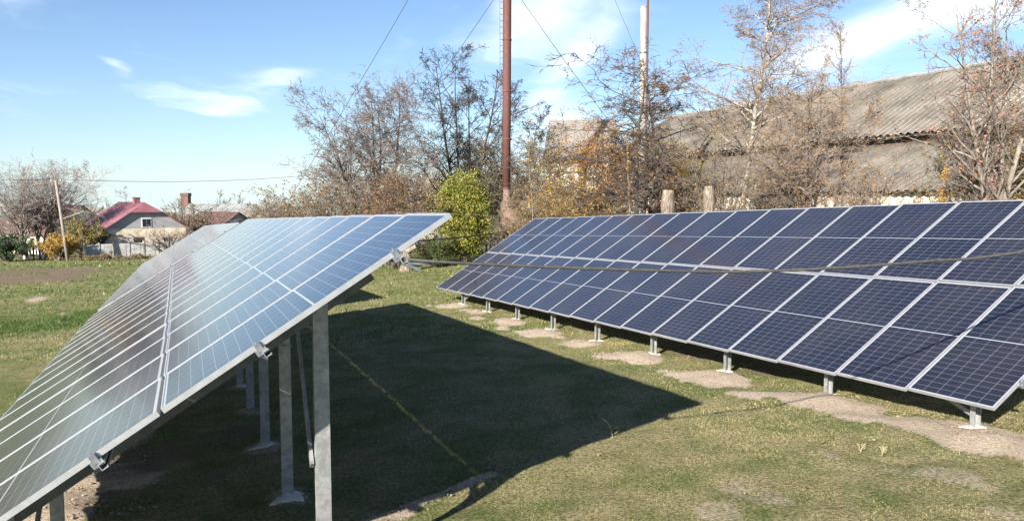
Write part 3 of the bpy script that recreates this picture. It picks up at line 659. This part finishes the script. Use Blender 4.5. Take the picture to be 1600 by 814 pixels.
plant('forked_tree', 'pale forked tree at the right with red leaves clinging at its top', 'tree', 22, 1548, 1418, 1675, -55, 83, 4, 'palebark', gB, r0=.12, per=(17, 9, 7, 4), dirs=[(-.42, .05, 1), (-.2, -.1, 1), (.34, -.05, 1), (.08, .2, 1)], up=(.01, .03, .0, 0), wander=(.06, .14, .18, .2), ang=(.75, .75, .7, .6), lf=(.4, .5, .5, .5), tmin=.25, twig=(.15, .12, .105), rmin=.0045, nleaf=1500, lsize=.04, lcols=((.50, .18, .12), (.52, .22, .10), (.36, .16, .08)))
# --- shrubs
gS = 'shrubs and thickets behind the solar rows'
def shrub(label, D, ub, u0, u1, vt, seed, cols, nleaf, twig=TW, lsize=.05, stems=12, name='shrub', **kw):
    k = dict(r0=.035, lean=.45, per=(8, 7, 4), ang=(.5, .6, .6), lf=(.5, .5, .5), up=(.05, .05, .02, 0), tmin=.1, rmin=.006); k.update(kw)
    return plant(name, label, 'shrub', D, ub, u0, u1, vt, seed, stems, 'bark', gS, nleaf=nleaf, lsize=lsize, lcols=cols, twig=twig, **k)
shrub('dense yellow green bush between the two solar rows', 43, 724, 694, 752, 270, 101, YE, 46000, lsize=.055, stems=26, lean=.35, ljit=.16)
shrub('low green bush at the foot of the yellow green bush', 42, 680, 652, 712, 362, 102, ((.06, .11, .03), (.09, .14, .04), (.13, .16, .05)), 7000, lsize=.04, ljit=.1)
shrub('brown twiggy thicket at the foot of the wide walnut tree', 44, 520, 430, 590, 268, 103, BR + OL[:1], 7000, TG, .055, 18)
shrub('rusty brown thicket directly left of the yellow green bush', 42, 615, 560, 668, 262, 104, ((.26, .13, .07), (.2, .12, .07), (.2, .16, .06)), 9000, TW, .05, 18)
shrub('grey brown thicket low above the middle of the near left row', 50, 455, 400, 520, 290, 105, BR, 4000, TG, .05, 16)
shrub('olive brown thicket between yellow green bush and rusty chimney', 51, 762, 715, 815, 215, 106, OL + BR[:1], 7500, TG, .045, 18)
shrub('sparse olive bush just right of the rusty chimney', 42, 845, 800, 905, 195, 107, OL + OC[1:3], 7500, (.2, .16, .12), .045, 16)
shrub('low tangled bush in front of the rusty tank', 33, 830, 790, 880, 285, 114, OL + BR, 4500, (.17, .13, .10), .045, 16)
shrub('bright orange leaved shrub before the small grey roofed house', 34, 935, 885, 992, 178, 108, ((.50, .22, .04), (.42, .16, .03), (.45, .28, .07), (.3, .2, .06)), 16000, TW, .045, 18, ljit=.1)
shrub('golden brown undergrowth along the back of the right row', 31, 905, 840, 985, 262, 109, ((.38, .26, .06), (.30, .2, .06), (.22, .2, .06), (.42, .22, .05)), 12000, TW, .04, 22, ljit=.08)
shrub('yellow and green leaved bush right of the apple tree trunk', 31, 1065, 1030, 1105, 222, 110, ((.36, .32, .05), (.2, .22, .05), (.42, .26, .05)), 8000, TW, .04, 16)
shrub('thin brushwood fan of long stems left of the birch', 28, 1120, 1060, 1190, 175, 111, OC + OL, 2200, (.22, .18, .14), .035, 26, lean=.3, per=(6, 5, 3), wander=(.04, .1, .15, .2))
shrub('dense grey brushwood under the long roof right of the birch', 29, 1200, 1150, 1255, 228, 112, BR + OC[:1], 2400, (.20, .165, .135), .035, 26, lean=.4, per=(9, 7, 5))
shrub('arching bare brushwood between thick bole and forked tree', 25, 1340, 1290, 1400, 235, 115, OC, 1400, (.20, .16, .13), .035, 22, lean=.5, per=(8, 7, 4))
shrub('low arching brambles in front of the white shed wall', 24, 1440, 1390, 1500, 250, 116, OC[:3] + OL, 1500, (.19, .155, .12), .035, 16, lean=.7)
shrub('olive leaved thicket around the forked tree foot', 24, 1530, 1465, 1605, 165, 113, OL + YE[:1] + OC[:1], 5200, (.16, .13, .105), .04, 20, lean=.3)
shrub('dense mixed thicket at the right picture edge', 25, 1625, 1560, 1700, 95, 117, OL + OC[:2], 6000, (.15, .12, .1), .045, 20, lean=.3)
# tall pale stalks
for i, (u, vt, D, lb) in enumerate(((833, 185, 30, 'single tall pale stalk right of the rusty chimney'), (985, 210, 28, 'thin pale sapling stem in front of the apple tree'), (1452, 225, 23, 'slim upright sapling with orange leaves before the shed roof'))):
    plant('sapling', lb, 'sapling', D, u, u - 14, u + 14, vt, 130 + i, 1, 'palebark', 'thin saplings', r0=.022, per=(10, 4), ang=(.6, .6), lf=(.2, .5), tmin=.4, twig=(.3, .25, .18), rmin=.005, nleaf=60 if i < 2 else 500, lsize=.04, lcols=((.45, .22, .06), (.4, .28, .08)))
# stumps
def stump(label, u, vt, vb, D, w, lean=0, cutname=True):
    r = ray(u, 330); x = r[0] / r[1] * D; z = float(gbase(x, D)); top = at(u, vt, D).z - z
    root = empty('tree_stump', (x, D, z), 0, label=label, cat='tree stump', group='cut tree stumps')
    q = MB(); rn = random.Random(int(u)); hs = [0, .25, .6, .85, 1]; q.tube([(lean * h + rn.uniform(-.02, .02), 0, top * h - (.1 if h == 0 else 0)) for h in hs], [w * 1.5, w * 1.0, w * .82, w * 1.12, w * .9], 12); q.build('trunk', M['stumpbark'], root, smooth=False)
    q = MB(); q.tube([(lean + 0, 0, top + .002), (lean, 0, top + .012)], w * .86, 12); q.build('cut_face', M['cut'], root)
    q = MB(); q.tube([(lean * .6, -w * .5, top * .62), (lean * .6 + w * 1.9, -w * .9, top * .62 + w * 1.0)], [w * .55, w * .42], 9); q.build('limb_stub', M['palebark'], root)
stump('pollarded stump with pale cut top behind the right row', 1043, 298, 335, 26, .21)
stump('thicker pale cut stump just left of the birch', 1106, 292, 335, 25.5, .17, .02)
stump('pale stump below the near left row top corner', 634, 374, 402, 40.5, .27, .1)

# ------------------------------------------------------------------ chimney, poles, wires
gw = 'guy wires of the rusty chimney'
def gpt(u, D): 
    r = ray(u, 330); x = r[0] / r[1] * D; return Vector((x, D, float(gbase(x, D))))
st = gpt(791.5, 48); root = empty('steel_chimney', st, 0, label='tall rusty red steel chimney with climbing rungs, guyed by wires', cat='chimney')
ZT = 27.5; zs = [-.2, 2.8, 2.801, 9.5, 9.501, 17, 17.001, 24]
q = MB(); q.tube([(0, 0, -.3), (0, 0, 4.3)], [.21, .21], 20); q.build('base_pipe', M['rust2'], root, smooth=True)
q = MB(); q.tube([(0, 0, 4.3), (.02, 0, 10), (.05, 0, 18), (.07, 0, ZT)], [.235, .255, .265, .27], 24); q.build('pipe', M['rust'], root, smooth=True)
for z in (4.3, 7.3, 10.2, 13.3, 16.4, 19.5, 22.5):
    q = MB(); q.tube([(z * .0026, 0, z - .05), (z * .0026, 0, z + .05)], .285 if z > 5 else .26, 24); q.build('flange', M['rust'], root)
q = MB()
for i in range(60):
    z = 4.8 + i * .37; c = z * .0026; q.tube([(c - .24, -.02, z), (c - .40, -.02, z), (c - .40, -.10, z), (c - .24, -.10, z)], .014, 5)
q.build('rungs', M['rust2'], root)
q = MB(); q.tube([(-.40, -.06, 8.9), (-.40, -.06, ZT - 2)], .018, 5); q.build('ladder_rail', M['rust2'], root)
def wire(pts, label, group=gw, r=.016, name='guy_wire', m='wire'):
    q = MB(); q.tube(pts, r, 5); return tag(q.build(name, M[m], smooth=True), label, 'wire', group)
S1 = st + Vector((.06, 0, 25.9)); S2 = st + Vector((.05, 0, 16.9))
def guy(S0, u1_, v1_, D1_, u2, D2, sg, label):
    """from chimney point S0 down to a ground anchor, passing through the given direction"""
    e = gpt(u2, D2); return wire(sag(S0, e, sg, 16), label, r=.019)
guy(S1, 0, 0, 0, 392, 64, .5, 'longest guy wire falling from the chimney top to the left past the walnut tree')
guy(S2, 0, 0, 0, 470, 54, .4, 'lower guy wire falling left from the chimney into the walnut tree crown')
guy(S2, 0, 0, 0, 1105, 52, .4, 'guy wire falling right from the chimney into the apple tree crown')
# pale pipe standing behind the apple tree, thin red mast beside it
p = gpt(1003, 44); root = empty('pipe_post', p, 0, label='pale grey cement pipe standing behind the apple tree crown', cat='pipe')
ht = at(1000, 12, 44).z - p.z
q = MB(); q.tube([(0, 0, -.3), (-.02, 0, ht * .55), (-.05, 0, ht)], [.21, .20, .185], 20); q.build('pipe', M['asb'], root, smooth=True)
q = MB(); q.tube([(-.05, 0, ht), (-.05, 0, ht + .05)], [.20, .17], 20); q.build('cap', M['asb'], root)
for z in (.82, .6): q = MB(); q.tube([(-.04, 0, ht * z - .04), (-.04, 0, ht * z + .04)], .215, 20); q.build('band', M['dark'], root)
p2 = gpt(1008, 46); root = empty('red_mast', p2, 0, label='thin dull red mast rising right beside the pale cement pipe', cat='mast')
q = MB(); q.tube([(0, 0, -.3), (0, 0, 15.5)], .07, 12); q.build('pole', M['rust'], root, smooth=True)
q = MB(); q.tube([(0, 0, 15.5), (0, 0, 15.8)], [.12, .03], 12); q.build('cap', M['rust2'], root)
tp = p2 + Vector((0, 0, 11.4)); 
wire(sag(tp, gpt(1230, 50), .2, 8), 'thin wire dropping right from the red mast towards the barn', 'wires of the red mast', .014)
wire(sag(tp - Vector((0, 0, .5)), gpt(1190, 48), .2, 8), 'second thin wire dropping more steeply right from the red mast', 'wires of the red mast', .014)
wire(sag(p + Vector((-.05, 0, 10.6)), p + Vector((-2.4, 2, 17)), 0, 4), 'thin wire rising left from the top of the pale pipe', 'wires of the red mast', .014)

# leaning wooden pole at the left
b0 = at(106, 397, 74); b0.z = float(gbase(b0.x, 74)); top = at(87, 282, 74)
root = empty('utility_pole', b0, 0, label='leaning wooden utility pole in front of the bare tree by the houses', cat='utility pole')
q = MB(); q.tube([(0, 0, -.3), tuple((top - b0) * .5), tuple(top - b0)], [.17, .15, .12], 10); q.build('pole', M['pole'], root, smooth=True)
q = MB(); q.bar(tuple((top - b0) * .985 + Vector((-.55, 0, 0))), tuple((top - b0) * .985 + Vector((.55, 0, .05))), .09, .09); q.build('crossarm', M['wood'], root)
q = MB(); q.tube([tuple((top - b0) * .52), (1.9, -.3, (top - b0).z * .62)], .05, 6); q.build('side_bracket', M['pole'], root)
for dx in (-.45, .45):
    q = MB(); e = (top - b0) * .985; q.tube([(e.x + dx, 0, e.z + .04), (e.x + dx, 0, e.z + .2)], [.05, .03], 8); q.build('insulator', M['frame'], root)
wire(sag(top + Vector((.4, 0, 0.1)), at(520, 270, 100), .6, 20), 'overhead line running right from the leaning pole across the sky', 'overhead lines', .022, 'overhead_line')
wire(sag(top + Vector((-.4, 0, 0.1)), at(-400, 262, 60), .4, 12), 'overhead line running left from the leaning pole out of view', 'overhead lines', .022, 'overhead_line')

# ------------------------------------------------------------------ the long barn on the right
def corr(mb, p00, along, down, L, Dn, pitch=.18, amp=.035, sheets=5, mi=0, seg=4, jit=0.):
    """corrugated sheeting: from p00 (top), waves across 'along', courses down 'down', each course lapping over the next"""
    al = Vector(along).normalized(); dn = Vector(down).normalized(); nn = al.cross(dn).normalized()
    if nn.z < 0: nn = -nn
    n = int(L / pitch * seg); V = []; F = []
    rn = random.Random(7)
    for c in range(sheets):
        a, b = c * Dn / sheets, (c + 1) * Dn / sheets + .12; base = len(V)
        for i in range(n + 1):
            w = amp * math.cos(i * 2 * math.pi / seg); s = rn.uniform(0, jit) if i % (seg * 6) == 0 else (V and 0)
            for d, lift in ((a, .0), (b, .02)):
                V.append(Vector(p00) + al * (i * pitch / seg) + dn * d + nn * (w + lift))
        F += [(base + 2*i, base + 2*i + 1, base + 2*i + 3, base + 2*i + 2) for i in range(n)]
    mb.add(V, F, mi); return mb
def P3(al_, ac_, z): q = loc(al_, ac_); return Vector((q[0], q[1], z))
zg = float(gbase(*loc(40, 32)))
org = P3(45, 36, zg)
root = empty('long_barn', org, -AZ, label='long barn with mossy grey corrugated roof and white lower wall behind the right row', cat='barn')
def bl(al_, ac_, z): return Vector((ac_ - 36, al_ - 45, z + CZ - zg))
RZ, EZ = 7.25, 3.35; A0, A1 = 12, 58
q = MB(); corr(q, bl(A0, 40.2, RZ), (0, 1, 0), bl(0, 33.6, EZ) - bl(0, 40.2, RZ), A1 - A0, (bl(0, 33.6, EZ) - bl(0, 40.2, RZ)).length, sheets=5, pitch=.42, amp=.06)
corr(q, bl(A0, 40.2, RZ), (0, 1, 0), bl(0, 46.8, EZ) - bl(0, 40.2, RZ), A1 - A0, (bl(0, 46.8, EZ) - bl(0, 40.2, RZ)).length, sheets=5, pitch=.4)
rf = q.build('roof', M['slate'], root)
q = MB()
for i in range(52): y = A0 + i * 1.1; q.tube([bl(y, 40.2, RZ + .05 + (i % 2) * .03), bl(y + 1.14, 40.2, RZ + .05 + (i % 2) * .03)], .14, 8)
q.build('ridge_caps', M['slate2'], rf)
q = MB(); q.box(bl(A0 + .4, 34.2, EZ - .75), bl(A1 - .4, 34.4, EZ - .12)); q.build('upper_wall', M['wood'], root)
q = MB(); q.box(bl(A0 + .3, 33.75, EZ - .20), bl(A1 - .3, 33.87, EZ - .08)); q.build('eave_board', M['palebark'], root)
LZ0, LZ1 = 2.72, .42
q = MB(); corr(q, bl(A0, 33.9, LZ0), (0, 1, 0), bl(0, 28.6, LZ1) - bl(0, 33.9, LZ0), A1 - A0, (bl(0, 28.6, LZ1) - bl(0, 33.9, LZ0)).length, sheets=4, pitch=.42, amp=.06)
q.build('lean_to_roof', M['slate'], root)
q = MB(); q.box(bl(A0 + .3, 29.0, -3.4), bl(A1 - .3, 29.3, LZ1 - .02)); q.build('wall', M['white'], root)
q = MB(); q.box(bl(A0 + .2, 28.80, LZ1 - .12), bl(A1 - .2, 28.9, LZ1 + .0)); q.build('fascia_board', M['wood'], root)
for i in range(9):
    y = A0 + 5 + i * 6; w = empty('window', (0, 0, 0)); 
    q = MB(); q.box(bl(y, 28.94, -1.35), bl(y + 1.2, 28.995, -.55)); wf = q.build('window', M['wood'], root); COL.objects.unlink(w); bpy.data.objects.remove(w)
    q = MB(); q.box(bl(y + .1, 28.92, -1.27), bl(y + 1.1, 28.938, -.63)); q.build('pane', M['pane'], wf)
for yy in (A1 - .4, A0 + .4):      # gable walls
    q = MB(); t_ = .2; ps = [(33.9, -3.4), (46.3, -3.4), (46.3, EZ - .1), (40.2, RZ - .12), (33.9, EZ - .1)]
    V = [bl(yy, a_, z_) for a_, z_ in ps] + [bl(yy + t_, a_, z_) for a_, z_ in ps]
    q.add(V, [tuple(range(5)), tuple(range(9, 4, -1))] + [(i, (i+1) % 5, (i+1) % 5 + 5, i + 5) for i in range(5)]); q.build('gable_wall', M['white'], root)

# ------------------------------------------------------------------ houses
def house(name, label, cat, D, u, rot, w, dp, hw, hr, wallm, roofm, gablem=None, hip=0, wins=((.2, 1.0, .9, 1.1), (.62, 1.0, .9, 1.1)), up_win=True, chim=None, over=.35, zoff=0, side_wins=True, door=None):
    """gable end faces -Y of its own frame; ridge along Y"""
    p = gpt(u, D); p.z += zoff; root = empty(name, p, R_(rot), label=label, cat=cat, group='houses of the village')
    q = MB(); q.box((-w/2, 0, -1), (w/2, dp, hw)); wl = q.build('wall', M[wallm], root)
    # gable triangle (clipped by a half hip)
    zc_ = hw + hr * (1 - hip) ; xc = w / 2 * hip
    for y in (.0, dp - .2):
        q = MB(); ps = [(-w/2, hw), (w/2, hw), (xc, zc_), (-xc, zc_)] if hip else [(-w/2, hw), (w/2, hw), (0, hw + hr)]
        n = len(ps); V = [(a_, y, z_) for a_, z_ in ps] + [(a_, y + .2, z_) for a_, z_ in ps]
        q.add(V, [tuple(range(n)), tuple(range(2*n - 1, n - 1, -1))] + [(i, i + n, (i+1) % n + n, (i+1) % n) for i in range(n)]); q.build('gable', M[gablem or wallm], root)
    q = MB(); ov = over; k = hr / (w / 2); th = .09; yh = 1.4 * hip * 1.6
    for sx in (-1, 1):
        # roof plane as a thick slab: eave, verge, optional hip cut
        e = (sx * (w/2 + ov), hw - k * ov); poly = [(e[0], -ov, e[1]), (e[0], dp + ov, e[1]), (0, dp + ov, hw + hr)] 
        if hip: poly += [(0, yh - ov, hw + hr), (sx * xc * 1.02, -ov, zc_)]
        else: poly += [(0, -ov, hw + hr)]
        n = len(poly); V = [(a_, b_, c_ + th) for a_, b_, c_ in poly] + [(a_, b_, c_ + .012) for a_, b_, c_ in poly]
        f = [tuple(range(n)), tuple(range(2*n-1, n-1, -1))] + [(i, i + n, (i+1) % n + n, (i+1) % n) for i in range(n)]
        q.add(V, f)
        m_ = int(dp / .9)
        for i in range(m_ + 1):
            y = -ov + .1 + i * (dp + 2 * ov - .2) / m_
            if y < yh: continue
            q.bar((e[0], y, e[1] + th + .02), (0.02 * sx, y, hw + hr + th + .02), .05, .04)
    if hip: q.add([(-xc * 1.02, -ov, zc_ + th), (xc * 1.02, -ov, zc_ + th), (0, yh - ov, hw + hr + th), (-xc * 1.02, -ov, zc_), (xc * 1.02, -ov, zc_)], [(0, 1, 2), (3, 4, 1, 0)])
    rf = q.build('roof', M[roofm], root)
    def window(x, y0, z, ww, wh, side=None):
        q = MB()
        if side is None: q.box((x, -.05, z), (x + ww, -.004, z + wh)); wd = q.build('window', M['frame'], root); q = MB(); q.box((x + .08, -.07, z + .08), (x + ww/2 - .03, -.052, z + wh - .08)); q.box((x + ww/2 + .03, -.07, z + .08), (x + ww - .08, -.052, z + wh - .08))
        else: q.box((-w/2 - .05, y0, z), (-w/2 - .004, y0 + ww, z + wh)); wd = q.build('window', M['frame'], root); q = MB(); q.box((-w/2 - .07, y0 + .08, z + .08), (-w/2 - .052, y0 + ww - .08, z + wh - .08))
        q.build('pane', M['pane'], wd)
    for fx_, z, ww, wh in wins: window(-w/2 + fx_ * w, 0, z, ww, wh)
    if up_win: window(-.5, 0, hw + .1, 1.0, 1.0)
    if side_wins:
        for y0 in (dp * .2, dp * .6): window(0, y0, .95, .9, 1.1, 1)
    if door: q = MB(); q.box((-w/2 + door * w, -.06, 0), (-w/2 + door * w + .95, -.004, 2.05)); dd = q.build('door', M['wood'], root); q = MB(); q.box((-w/2 + door * w + .8, -.1, 1.0), (-w/2 + door * w + .86, -.062, 1.12)); q.build('handle', M['zinc'], dd)
    if chim:
        q = MB(); cx_, cy_, ch, cm = chim; q.box((cx_ - .3, cy_ - .3, hw + hr * .4), (cx_ + .3, cy_ + .3, hw + hr + ch)); q.box((cx_ - .36, cy_ - .36, hw + hr + ch), (cx_ + .36, cy_ + .36, hw + hr + ch + .12)); q.build('chimney', M[cm], rf)
    return root
house('village_house', 'cream stone house with raspberry red metal roof and grey gable', 'house', 84, 228, 42, 8.4, 9.5, 2.95, 2.75, 'cream', 'red', 'grey', .38, wins=((.70, .9, .9, 1.1),), chim=(.0, 3.2, .5, 'red'), door=.34)
house('village_house', 'dark brown roofed house left behind the red roofed house', 'house', 98, 128, 58, 9, 14, 2.6, 3.4, 'cream', 'brown', wins=(), up_win=False, chim=(0, 9, .6, 'brick'))
house('village_house', 'pale grey roofed house at the left behind the leaning pole', 'house', 118, 100, 35, 8, 10, 3.2, 2.4, 'cream', 'slate2', chim=(0, 2, .8, 'frame'), up_win=False)
house('village_house', 'grey slate roofed house just behind the red roof ridge', 'house', 118, 176, 50, 9, 9, 3.6, 2.6, 'cream', 'slate', chim=(0, 2, .5, 'frame'), up_win=False)
house('village_house', 'small house with dull maroon roof beyond the far solar row', 'house', 104, 372, 52, 6.5, 9, 2.4, 2.1, 'grey', 'brown', wins=(), side_wins=False)
house('village_house', 'low house with brick red roof left of the maroon roofed house', 'house', 140, 335, 68, 7, 14, 2.8, 1.8, 'cream', 'brick', up_win=False)
house('village_house', 'tiny tan roofed house behind the maroon roofed house', 'house', 165, 372, 40, 9, 9, 4.2, 2.6, 'cream', 'slate', up_win=False)
house('village_house', 'long grey roofed building on the skyline before the thicket', 'house', 150, 450, 75, 9, 22, 4.2, 2.2, 'white', 'slate2', up_win=False, side_wins=True)
house('village_house', 'white walled cottage low at the left of the grey roofed building', 'house', 135, 402, 30, 7, 8, 3.0, 2.0, 'white', 'slate', up_win=False)
house('village_house', 'faint far house with cream gable left of the brick tower', 'house', 170, 262, 30, 8, 9, 4.0, 2.4, 'cream', 'slate2', up_win=False)
house('village_house', 'white farm building glimpsed between thicket and yellow green bush', 'house', 75, 680, 20, 5.5, 8, 3.9, 1.6, 'white', 'slate', up_win=False)
_g = gpt(860, 62); _h = at(860, 252, 62).z - _g.z
house('village_house', 'small grey roofed house behind the orange shrub', 'house', 62, 864, -99, 8, 4.6, _h, at(860, 190, 62).z - _g.z - _h, 'white', 'dullroof', up_win=False, wins=())
# brick tower on the skyline
p = gpt(291, 160); root = empty('brick_tower', p, 0, label='narrow dark red brick tower on the far skyline', cat='tower'); hz = at(291, 302, 160).z - p.z
q = MB(); q.box((-.75, -.75, -1), (.75, .75, hz - .6)); q.build('shaft', M['brick'], root)
q = MB(); q.box((-.85, -.85, hz - .6), (.85, .85, hz)); q.build('cap', M['brown'], root)
# rusty tank between chimney and house
p = gpt(815, 44); root = empty('rusty_tank', p, .3, label='rusty round steel tank on legs in the bushes by the chimney', cat='tank')
q = MB(); q.tube([(-1.2, 0, 2.6), (-1.1, 0, 2.6), (1.1, 0, 2.6), (1.2, 0, 2.6)], [.5, .85, .85, .5], 20); q.build('drum', M['rust2'], root, smooth=True)
for x in (-.8, .8):
    for y in (-.5, .5): q = MB(); q.tube([(x, y, -.2), (x, y * .8, 2.0)], .06, 8); q.build('leg', M['rust2'], root)

# concrete panel fence in front of the house
fa, fb = gpt(128, 77), gpt(330, 84); n = 9; dv = (fb - fa) / n
root = empty('concrete_fence', fa, math.atan2(dv.y, dv.x), label='grey concrete panel fence in front of the red roofed house', cat='fence')
Lf = math.hypot(dv.x, dv.y)
for i in range(n):
    z = (fb.z - fa.z) * i / n
    q = MB(); q.box((i * Lf + .08, -.04, z - .3), ((i + 1) * Lf - .08, .04, z + 1.45)); q.box((i * Lf + .3, -.06, z + .2), ((i + 1) * Lf - .3, -.042, z + 1.3)); q.build('panel', M['fence'], root)
    q = MB(); q.box((i * Lf - .075, -.09, z - .3), (i * Lf + .075, .09, z + 1.6)); q.build('post', M['fence'] if i else M['frame'], root)
# slatted gate at the far left
p = gpt(49, 78); root = empty('picket_gate', p, .3, label='short cream and red striped picket gate under the bare tree at the left', cat='gate')
for i in range(9): q = MB(); q.box((-1.2 + i * .28, -.03, .1), (-1.2 + i * .28 + .17, .03, 1.6)); q.build('picket', M['frame'] if i % 2 else M['brick'], root)
for z in (.4, 1.3): q = MB(); q.box((-1.25, .032, z), (1.3, .08, z + .1)); q.build('rail', M['wood'], root)
# --- village trees
gV = 'trees and bushes among the village houses'
def vtree(label, D, ub, u0, u1, vt, seed, stems=3, bark='bark', name='bare_tree', cat='tree', **kw):
    k = dict(r0=.16, lean=.35, per=(11, 6, 5, 3), rmin=.010, twig=(.20, .17, .15)); k.update(kw); return plant(name, label, cat, D, ub, u0, u1, vt, seed, stems, bark, gV, **k)
vtree('large bare tree with many pale limbs left of the leaning pole', 81, 64, -2, 120, 246, 201, 5, 'palebark', r0=.2, per=(15, 9, 7, 4), twig=(.27, .23, .21), lean=.4)
vtree('bare tree with leaning pale trunk at the far left edge', 79, 40, -70, 62, 262, 202, 3, 'palebark', r0=.2, per=(14, 8, 6, 4), twig=(.27, .23, .21))
vtree('lone fan shaped bare tree behind the red roof', 125, 187, 166, 208, 291, 203, 4, lean=.6, per=(12, 8, 5), rmin=.02)
vtree('bare tree beside the brick tower on the skyline', 135, 283, 262, 302, 294, 204, 3, per=(9, 6, 4), rmin=.03)
vtree('small bare tree above the maroon roofed house', 170, 347, 330, 362, 295, 205, 3, per=(8, 6, 4), rmin=.04)
vtree('round bare tree right of the maroon roofed house', 175, 370, 358, 386, 300, 206, 3, per=(8, 6, 4), rmin=.04)
vtree('big brown bush right of the red roofed house', 92, 300, 255, 340, 318, 207, 8, cat='shrub', name='shrub', per=(8, 7, 5), rmin=.02, nleaf=3000, lsize=.09, lcols=BR + OL[:1], twig=(.19, .16, .13))
vtree('bare bush in front of the cream gable wall', 80, 262, 225, 310, 345, 208, 10, cat='shrub', name='shrub', per=(6, 6, 4), rmin=.012, nleaf=600, lsize=.06, lcols=BR)
vtree('glowing orange yellow bush left of the fence end', 75, 88, 68, 112, 366, 209, 12, cat='shrub', name='shrub', per=(6, 5, 3), rmin=.012, nleaf=7000, lsize=.08, lcols=((.42, .24, .05), (.36, .19, .045), (.38, .3, .08)), ljit=.12)
vtree('olive and yellow bush between leaning pole and house', 79, 125, 100, 152, 340, 210, 10, cat='shrub', name='shrub', per=(7, 6, 4), rmin=.012, nleaf=6000, lsize=.08, lcols=((.26, .23, .07), (.36, .26, .07), (.14, .14, .05)), ljit=.12)
vtree('dark green bush low at the left edge', 74, 8, -40, 32, 362, 211, 12, cat='shrub', name='shrub', per=(6, 6, 4), rmin=.012, nleaf=9000, lsize=.09, lcols=((.04, .075, .035), (.06, .10, .04)), ljit=.12)
vtree('green brown vine covered bush against the house side wall', 81, 152, 138, 168, 352, 212, 8, cat='shrub', name='shrub', per=(6, 5, 3), rmin=.012, nleaf=2500, lsize=.08, lcols=OL)
vtree('ragged hedge of weeds along the left fence foot', 74, 180, 110, 250, 391, 213, 20, cat='shrub', name='shrub', per=(4, 4, 3), rmin=.01, lean=.9, r0=.02, nleaf=5000, lsize=.07, lcols=OL + BR, depth=.12)
vtree('tall brown tree mass at the right of the village skyline', 120, 420, 395, 462, 305, 214, 4, per=(9, 7, 5), rmin=.03, nleaf=1500, lsize=.12, lcols=BR)

# distant woodland: low poly trees melted into one mass
def wood(name, label, N, Dlo, Dhi, ulo, uhi, vlo, vhi, seed, twig, cols):
    rn = np.random.RandomState(seed); protos = [grow(seed * 10 + i, 4, 1., .9, per=(6, 5, 4), r0=.012, lean=.35, rmin=.004, twig=twig, nleaf=260, lsize=.022, lcols=cols, ljit=.03) for i in range(4)]
    V = []; F = []; C = []; o = 0
    for i in range(N):
        D = rn.uniform(Dlo, Dhi); u = rn.uniform(ulo, uhi); g_ = gpt(u, D); top = at(u, rn.uniform(vlo, vhi), D).z; H = max(top - g_.z, 2.5)
        (tv, tf), (cv_, cf, cc, _) = protos[rn.randint(4)]; a = rn.uniform(0, 6.28); sc = H * np.array([rn.uniform(.9, 1.5), rn.uniform(.9, 1.5), 1])
        v = cv_ * sc; v = np.stack([v[:, 0] * math.cos(a) - v[:, 1] * math.sin(a), v[:, 0] * math.sin(a) + v[:, 1] * math.cos(a), v[:, 2]], 1) + np.array(g_)
        V.append(v); F.append(cf + o); C.append(cc * rn.uniform(.75, 1.2)); o += len(v)
    return tag(link(np_mesh(name, np.concatenate(V), np.concatenate(F), mats=[M['twig']], col=np.concatenate(C), smooth=False), name), label, 'woodland', kind='stuff')
wood('distant_woodland', 'far grey brown belt of bare trees along the skyline', 150, 210, 420, -60, 760, 333, 342, 5, (.19, .165, .15), BR + OL[:1])
wood('garden_thicket', 'grey brown mass of garden trees between the village houses', 110, 105, 200, -40, 520, 322, 352, 6, (.20, .165, .14), BR + OL + OC[2:3])
wood('back_thicket', 'tangled brown growth filling in behind the chimney and shrubs', 46, 56, 75, 560, 1120, 262, 300, 7, (.17, .14, .115), BR + OL + OC[2:3])

# small weeds standing in the near field
def weed(u, v, h, label, seed, col):
    g_ = gp(u, v); rn = random.Random(seed); root = empty('weed', (g_[0], g_[1], gz(*g_)), 0, label=label, cat='weed', group='dry weeds in the grass')
    q = MB()
    for i in range(rn.randint(1, 2) if h > .3 else 5):
        a = rn.uniform(0, 6.28) if h < .3 else 3.4; L = h * rn.uniform(.8, 1.1); q.tube([(0, 0, 0), (math.cos(a) * L * .12, math.sin(a) * .03, L * .5), (math.cos(a) * L * .3, 0, L * .82), (math.cos(a) * L * .5, 0, L * .92)], [.006, .005, .004, .003], 5)
    q.build('stalks', M['straw'] , root)
    q = MB()
    for i in range(3): z = h * (.2 + .2 * i); q.add([(0, 0, z), (.03, .01, z + .01), (.06, 0, z + .04), (.03, -.01, z + .015)], [(0, 1, 2, 3)])
    q.build('leaves', M['straw'], root)
M['straw'] = mat('straw', (.24, .20, .11), None, .8)
weed(958, 686, .30, 'arched dry stalk standing at the edge of the big shadow', 4, 0)
weed(1378, 712, .11, 'small fan of dry stalks in the sunny lower right grass', 5, 0)
weed(1345, 706, .10, 'small dry tuft left of the fan of stalks in the sunny grass', 6, 0)
weed(541, 487, .22, 'broad leaved weed by the near row top corner shadow', 7, 0)
